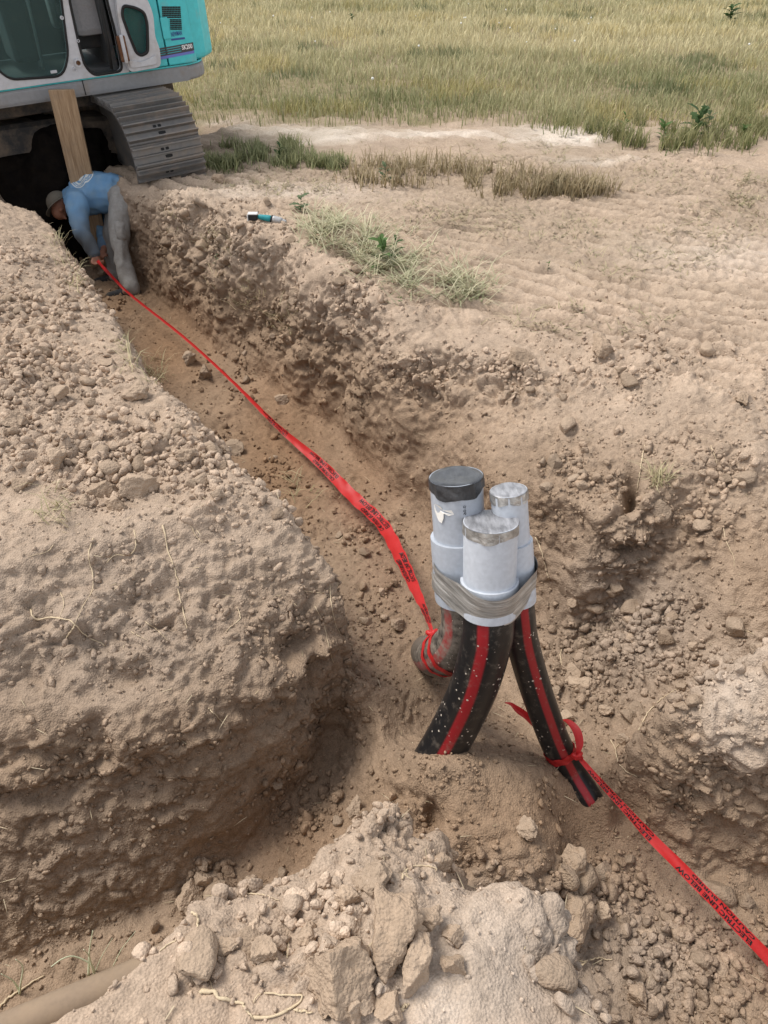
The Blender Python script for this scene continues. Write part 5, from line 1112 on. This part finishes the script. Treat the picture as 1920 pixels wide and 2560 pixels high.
def weed(u, v, hpx, nl, kind, label, spread=1.0):
    p, nn = hit(u, v)
    if p is None: return
    zc = proj(p)[2]; h = hpx*zc/FPX; e = empty('weed', p); tag(e, label, 'weed', 'broad-leaved weeds on the dirt'); r = np.random.default_rng(int(u*7+v))
    st = smooth_path([(0, 0, -.02), (.03*h, .02*h, h*.4), (.10*h*r.uniform(-1, 1), .05*h, h*.8)], 10); tube('stem', st, h*.018*np.linspace(1, .5, 10), LM[kind].materials[0], e, 6)
    for k in range(nl):
        t = (k+.3)/nl; b = st[min(9, int(t*8))]; o = bpy.data.objects.new('leaf', LM[kind]); COL.objects.link(o); o.parent = e; o.location = b; s = h*r.uniform(.35, .6)*(1-.35*t)*spread
        o.rotation_euler = (r.uniform(.1, .75)+.25*t, r.uniform(-.3, .3), k*2.4+r.uniform(-.4, .4)); o.scale = (s, s, s)
weed(752, 535, 62, 11, 2, 'grey-green weed standing by the power tool on the bank'); weed(955, 650, 78, 14, 0, 'bright green leafy weed amid the cut grass on the bank', 1.25); weed(985, 640, 60, 9, 1, 'darker weed just right of the bright green one', 1.1)
weed(1735, 345, 95, 14, 1, 'tall dark weed on the little bank at upper right', 1.1); weed(1655, 350, 55, 12, 0, 'squat leafy weed left of the tall dark weed', 1.3); weed(1765, 325, 60, 10, 2, 'weed at the right side of the tall dark weed'); weed(1560, 320, 45, 9, 0, 'small weed on the rim of the pale rut')
weed(1855, 345, 40, 12, 0, 'low bright weed near the right picture edge', 1.4); weed(880, 60, 32, 10, 1, 'lone dark weed far out in the field centre'); weed(1820, 62, 55, 16, 1, 'dark bushy weed far out at upper right', 1.3); weed(1385, 478, 34, 10, 2, 'crushed weed at the end of the dry grass strip', 1.4); weed(700, 398, 50, 10, 1, 'weed in the green strip right of the crawler track'); weed(962, 452, 55, 10, 2, 'weed at the left end of the dry grass strip')
weed(1370, 672, 22, 7, 0, 'little weed on the tracked soil at centre right'); weed(540, 655, 26, 6, 2, 'weed hanging on the upper right trench wall'); weed(1000, 760, 26, 7, 0, 'small green weed at the near foot of the cut grass')
# dandelion clocks
dm_v, dm_f = ico(2); dme = np_mesh('dandelion', dm_v, dm_f); dme.materials.append(newmat('white_fluff', (.78, .77, .72), .9)); 
r = np.random.default_rng(99)
for k in range(30):
    y = r.uniform(11.5, 30); x = r.uniform(-.9, 1)*(y*.5); o = bpy.data.objects.new('dandelion', dme); COL.objects.link(o); o.location = (x, y, r.uniform(.2, .34)); s = r.uniform(.012, .022); o.scale = (s, s, s)
    tag(o, 'white dandelion seed head rising from the field grass', 'dandelion', 'dandelion clocks dotted over the field')
# ================================================================== WORKER BENDING IN THE TRENCH
FOOT = P(328, 738, -.85); z0 = proj(FOOT)[2]
def J(u, v, dz=0.0): return PZ(u, v, z0+dz)
def capsule_chain(pts, rads, seg=14, sub=6, flat=None):
    p = smooth_path(pts, (len(pts)-1)*sub+1) if len(pts) > 2 else np.linspace(pts[0], pts[1], sub+1)
    rr = np.interp(np.linspace(0, 1, len(p)), np.linspace(0, 1, len(rads)), rads)
    T0 = p[0]-p[1]; T0 /= np.linalg.norm(T0); T1 = p[-1]-p[-2]; T1 /= np.linalg.norm(T1)
    head = [p[0]+T0*rr[0]*math.sin(a) for a in (1.45, 1.1, .7, .35)]; hr = [rr[0]*math.cos(a) for a in (1.45, 1.1, .7, .35)]
    tail = [p[-1]+T1*rr[-1]*math.sin(a) for a in (.35, .7, 1.1, 1.45)]; tr = [rr[-1]*math.cos(a) for a in (.35, .7, 1.1, 1.45)]
    pp = np.vstack([head, p, tail]); ra = np.r_[hr, rr, tr]; V, F, n = tube_arrays(pp, ra, seg)
    return V, [tuple(f) for f in F]+[tuple(range(seg-1, -1, -1)), tuple(range((n-1)*seg, n*seg))]
def blob(name, chains, vox, mat, parent, smooth=3, wrinkle=0, wscale=.06):
    """limbs and trunk given as tapering chains, fused into one skin"""
    V, F, off = [], [], 0
    for c in chains:
        v, f = capsule_chain(*c) if isinstance(c, tuple) and len(c) == 2 and not isinstance(c[0], np.ndarray) else c
        V.append(v); F += [tuple(i+off for i in q) for q in f]; off += len(v)
    me = bpy.data.meshes.new(name); me.from_pydata([tuple(v) for v in np.vstack(V)], [], F); me.update(); t = link('t', me)
    md = t.modifiers.new('r', 'REMESH'); md.mode = 'VOXEL'; md.voxel_size = vox; ms = t.modifiers.new('s', 'SMOOTH'); ms.iterations = smooth; ms.factor = .5
    dg = bpy.context.evaluated_depsgraph_get(); out = bpy.data.meshes.new_from_object(t.evaluated_get(dg)); bpy.data.objects.remove(t); bpy.data.meshes.remove(me)
    if wrinkle:
        n = len(out.vertices); co = np.empty(n*3, np.float32); out.vertices.foreach_get('co', co); co = co.reshape(-1, 3).astype(float); nr = np.empty(n*3, np.float32); out.vertices.foreach_get('normal', nr); nr = nr.reshape(-1, 3)
        co = co + nr*(wrinkle*(1-np.abs(fbm(co*np.array([1, 1, .55]), wscale, 2, 801))*2.2))[:, None]; out.vertices.foreach_set('co', co.astype(np.float32).ravel()); out.update()
    out.name = name; return link(name, out, mat, parent, True)
M_SKIN = newmat('tanned_skin', (.36, .165, .105), .55, 0, .35); M_PANTS = grime('dusty_grey_trousers', (.33, .315, .295), (.20, .17, .14), .5, .9, 0, 6, .1, .3); M_SHOE = grime('dark_boot', (.03, .03, .033), (.2, .15, .1), .5, .8, 0, 12); M_CAP = grime('faded_olive_cap', (.17, .15, .12), (.26, .21, .16), .4, .9, 0, 14, .1, .2); M_BELT = newmat('black_waistband', (.012, .012, .015), .8)
def shirt_mat():
    m = newmat('blue_shirt', (.15, .30, .48), .9, 0, .1); ge = N(m, 'ShaderNodeNewGeometry'); pos = ge.outputs['Position']
    C_ = J(207, 446, .02)
    d = N(m, 'ShaderNodeVectorMath', operation='DISTANCE'); L(m, pos, d.inputs[0]); d.inputs[1].default_value = tuple(C_)
    n = N(m, 'ShaderNodeTexNoise', Scale=9.0, Detail=5.0); L(m, pos, n.inputs['Vector']); base = mixcol(m, ramp(m, n.outputs[0], .4, .75), (.16, .31, .50), (.23, .35, .47))
    # dirty sleeves and belly: real dust on the cloth, stronger towards the cuffs
    d2 = N(m, 'ShaderNodeVectorMath', operation='DISTANCE'); L(m, pos, d2.inputs[0]); d2.inputs[1].default_value = tuple(J(225, 610, 0)); base = mixcol(m, ramp(m, d2.outputs['Value'], .12, .34, (.85, .85, .85), (0, 0, 0)), base, (.13, .125, .115))
    out = None
    for a, b in ((.030, .048), (.066, .082), (.108, .118)):
        g = N(m, 'ShaderNodeMath', operation='COMPARE'); L(m, d.outputs['Value'], g.inputs[0]); g.inputs[1].default_value = (a+b)/2; g.inputs[2].default_value = (b-a)/2
        if out is None: out = g.outputs[0]
        else: mx = N(m, 'ShaderNodeMath', operation='MAXIMUM'); L(m, out, mx.inputs[0]); L(m, g.outputs[0], mx.inputs[1]); out = mx.outputs[0]
    # ring of lettering: broken marks between the two outer rings
    g = N(m, 'ShaderNodeMath', operation='COMPARE'); L(m, d.outputs['Value'], g.inputs[0]); g.inputs[1].default_value = .095; g.inputs[2].default_value = .007; w = N(m, 'ShaderNodeTexNoise', Scale=130.0, Detail=0.0); L(m, pos, w.inputs['Vector']); k = N(m, 'ShaderNodeMath', operation='GREATER_THAN'); L(m, w.outputs[0], k.inputs[0]); k.inputs[1].default_value = .5
    mu = N(m, 'ShaderNodeMath', operation='MULTIPLY'); L(m, g.outputs[0], mu.inputs[0]); L(m, k.outputs[0], mu.inputs[1]); mx = N(m, 'ShaderNodeMath', operation='MAXIMUM'); L(m, out, mx.inputs[0]); L(m, mu.outputs[0], mx.inputs[1])
    L(m, mixcol(m, mx.outputs[0], base, (.66, .68, .66)), bsdf(m).inputs['Base Color']); return m
M_SHIRT = shirt_mat()
wk = empty('person'); tag(wk, 'worker in blue shirt, grey trousers and cap bending in the trench with red tape', 'person')
HIPN, HIPF, KN, KF, AN, AF = J(306, 500, .0), J(303, 494, .24), J(300, 612, -.03), J(280, 600, .26), J(325, 716, .0), J(291, 682, .30)
SHN, SHF, ELN, ELF, WRN, WRF = J(193, 508, -.06), J(212, 500, .40), J(208, 586, -.10), J(262, 585, .36), J(234, 634, -.02), J(259, 628, .18)
NECK, HEAD = J(172, 500, .14), J(150, 512, .13)
PEL, WAI, CHE, UPC = J(302, 492, .12), J(266, 483, .13), J(226, 484, .14), J(194, 496, .15)
hand_n, hand_f = J(243, 652, 0.0), J(251, 643, .12)
def fingers(w, h, side, sgn):
    ax = (h-w)/np.linalg.norm(h-w); s = np.cross(ax, [0, 0, 1.0]); s /= np.linalg.norm(s); dn = np.cross(s, ax)*sgn; out = [([w, w+ax*.05, h], [.030, .036, .034])]
    for k, (ln_, off) in enumerate(((.070, -.030), (.080, -.010), (.076, .010), (.060, .030))):
        b = h+s*off; out.append(([b, b+ax*ln_*.45+dn*.012, b+ax*ln_*.55+dn*.045, b+ax*ln_*.25+dn*.06], [.0105, .010, .009, .008]))
    b = w+ax*.04+s*side*.03; out.append(([b, b+s*side*.028+ax*.03, b+s*side*.020+ax*.06+dn*.02], [.013, .012, .009])); return out
# one continuous body
face = [([NECK, J(160, 506, .135), HEAD], [.062, .064, .098]), ([HEAD, J(148, 530, .12)], [.095, .072]), ([J(152, 521, .07), J(153, 526, .05)], [.022, .016]), ([J(160, 541, .12), J(164, 546, .12)], [.02, .014])]
body = blob('body', face+[([PEL, WAI, CHE, UPC, NECK], [.12, .11, .13, .11, .062]), ([SHN, ELN, WRN], [.05, .042, .030]), ([SHF, ELF, WRF], [.05, .042, .030]), ([UPC, SHN], [.09, .05]), ([UPC, SHF], [.09, .05]), ([HIPN, KN, AN], [.08, .055, .042]), ([HIPF, KF, AF], [.08, .055, .042]), ([PEL, HIPN], [.1, .08]), ([PEL, HIPF], [.1, .08]), ([AN, AN+np.array([-.05, -.02, -.05])], [.04, .035]), ([AF, AF+np.array([-.05, -.02, -.05])], [.04, .035])]+fingers(WRN, hand_n, 1, 1)+fingers(WRF, hand_f, -1, 1), .0105, M_SKIN, wk, 2)
blob('shirt', [([J(300, 487, .12), J(284, 483, .12), WAI, CHE, UPC, J(178, 497, .145)], [.150, .162, .170, .182, .150, .085]), ([J(296, 512, .02), J(285, 525, .0)], [.05, .035]), ([UPC, SHN, J(198, 545, -.09), ELN, J(222, 612, -.06), J(232, 630, -.03)], [.12, .095, .080, .066, .056, .050]), ([UPC, SHF, ELF, J(260, 615, .24)], [.12, .095, .066, .050])], .012, M_SHIRT, wk, 1, .020, .12)
blob('trousers', [([PEL, HIPN, J(300, 560, -.03), KN, J(312, 668, .0), J(327, 722, .0)], [.145, .108, .092, .074, .068, .070]), ([PEL, HIPF, KF, J(291, 690, .30)], [.145, .108, .074, .068]), ([J(318, 500, .12), J(322, 520, .12)], [.10, .09])], .012, M_PANTS, wk, 1, .018, .12)
blob('waistband', [([J(309, 478, .03), J(311, 474, .12), J(310, 474, .2)], [.075, .085, .075])], .01, M_BELT, wk, 2)
g0 = drop(AN[0], AN[1]); 
def shoe(a, name='boot'):
    b = np.array([a[0], a[1], a[2]-.035]); t = b+np.array([-.20, -.03, -.045]); return blob(name, [([b+np.array([.05, .01, -.035]), b+np.array([-.08, -.01, -.03]), t], [.045, .048, .036]), ([a, b], [.05, .05])], .009, M_SHOE, wk, 2)
shoe(AN); shoe(AF)
# cap: crown and brim
cv_, cf_ = ico(4); ax = HEAD-J(158, 540, .12); ax /= np.linalg.norm(ax); up_ = J(140, 500, .12)-HEAD; up_ /= np.linalg.norm(up_)
C_ = HEAD+up_*.018; keepf = []
vv = C_ + cv_*np.array([.112, .112, .112]); side = ((vv-C_)@up_)
vv = np.where((side < -.01)[:, None], vv - up_*(side+.01)[:, None], vv)
cap_o = link('cap', np_mesh('cap', vv, cf_), M_CAP, wk, True)
fw = J(157, 537, .10)-HEAD; fw -= up_*np.dot(fw, up_); fw /= np.linalg.norm(fw); sdv = np.cross(up_, fw); V, F = [], []
for i in range(6):
    for k in range(13):
        a = (k/12-.5)*2.3; rr = .10+.075*i/5*math.cos(a*.62); V.append(C_-up_*(.008+.03*(i/5)**1.5) + fw*rr*math.cos(a) + sdv*rr*math.sin(a)*.95)
me = np_mesh('brim', np.array(V), grid_faces(13, 6)); br = link('brim', me, M_CAP, cap_o, True); sm = br.modifiers.new('s', 'SOLIDIFY'); sm.thickness = .006
# cargo pocket on the near trouser leg
blob('pocket', [([J(301, 566, -.085), J(304, 590, -.085)], [.055, .05])], .01, M_PANTS, wk, 2, .006, .05)
# ================================================================== CORDLESS TOOL ON THE BANK
tp, tn = hit(668, 552); tzc = proj(tp)[2]; gt = empty('power_tool', tp); gt.scale = (.66, .66, .66); gt.location.z -= .012; tag(gt, 'teal cordless power tool lying on the right trench bank', 'power tool')
M_TTEAL = grime('teal_plastic', (.02, .25, .28), (.3, .25, .2), .2, .45, 0, 15); M_TBLK = newmat('black_plastic', (.02, .02, .022), .5); M_TGREY = grime('dusty_grey_metal', (.42, .42, .42), (.3, .24, .18), .4, .45, .3, 20); M_TWH = newmat('light_plastic', (.62, .62, .62), .5)
def rod(name, a, b, r0, r1, mat, seg=18):
    pts = np.linspace(np.array(a, float), np.array(b, float), 8); t = np.linspace(0, 1, 8); rad = r0+(r1-r0)*t; rad[0] *= .85; rad[-1] *= .85; return tube(name, pts, rad, mat, gt, seg)
h0 = .05
rod('handle', (-.10, .01, h0+.012), (.05, -.005, h0-.01), .024, .038, M_TTEAL); rod('collar', (.045, -.004, h0-.008), (.06, -.006, h0-.012), .041, .041, M_TBLK); rod('motor_housing', (.06, -.006, h0-.012), (.17, -.02, h0-.03), .042, .036, M_TGREY); rod('head', (.16, -.02, h0-.03), (.215, -.03, h0-.04), .03, .022, M_TGREY)
def tbox(name, c, s, mat, bev=.006):
    bm = bmesh.new(); bmesh.ops.create_cube(bm, size=1)
    for v in bm.verts: v.co = Vector((v.co.x*s[0]+c[0], v.co.y*s[1]+c[1], v.co.z*s[2]+c[2]))
    return bm_obj(name, bm, mat, gt, False, bev)
tbox('battery_pack', (-.155, .015, h0+.005), (.10, .075, .062), M_TBLK); tbox('battery_cover', (-.155, .015, h0+.043), (.112, .08, .016), M_TWH); tbox('battery_end', (-.212, .015, h0+.0), (.012, .078, .07), M_TWH)
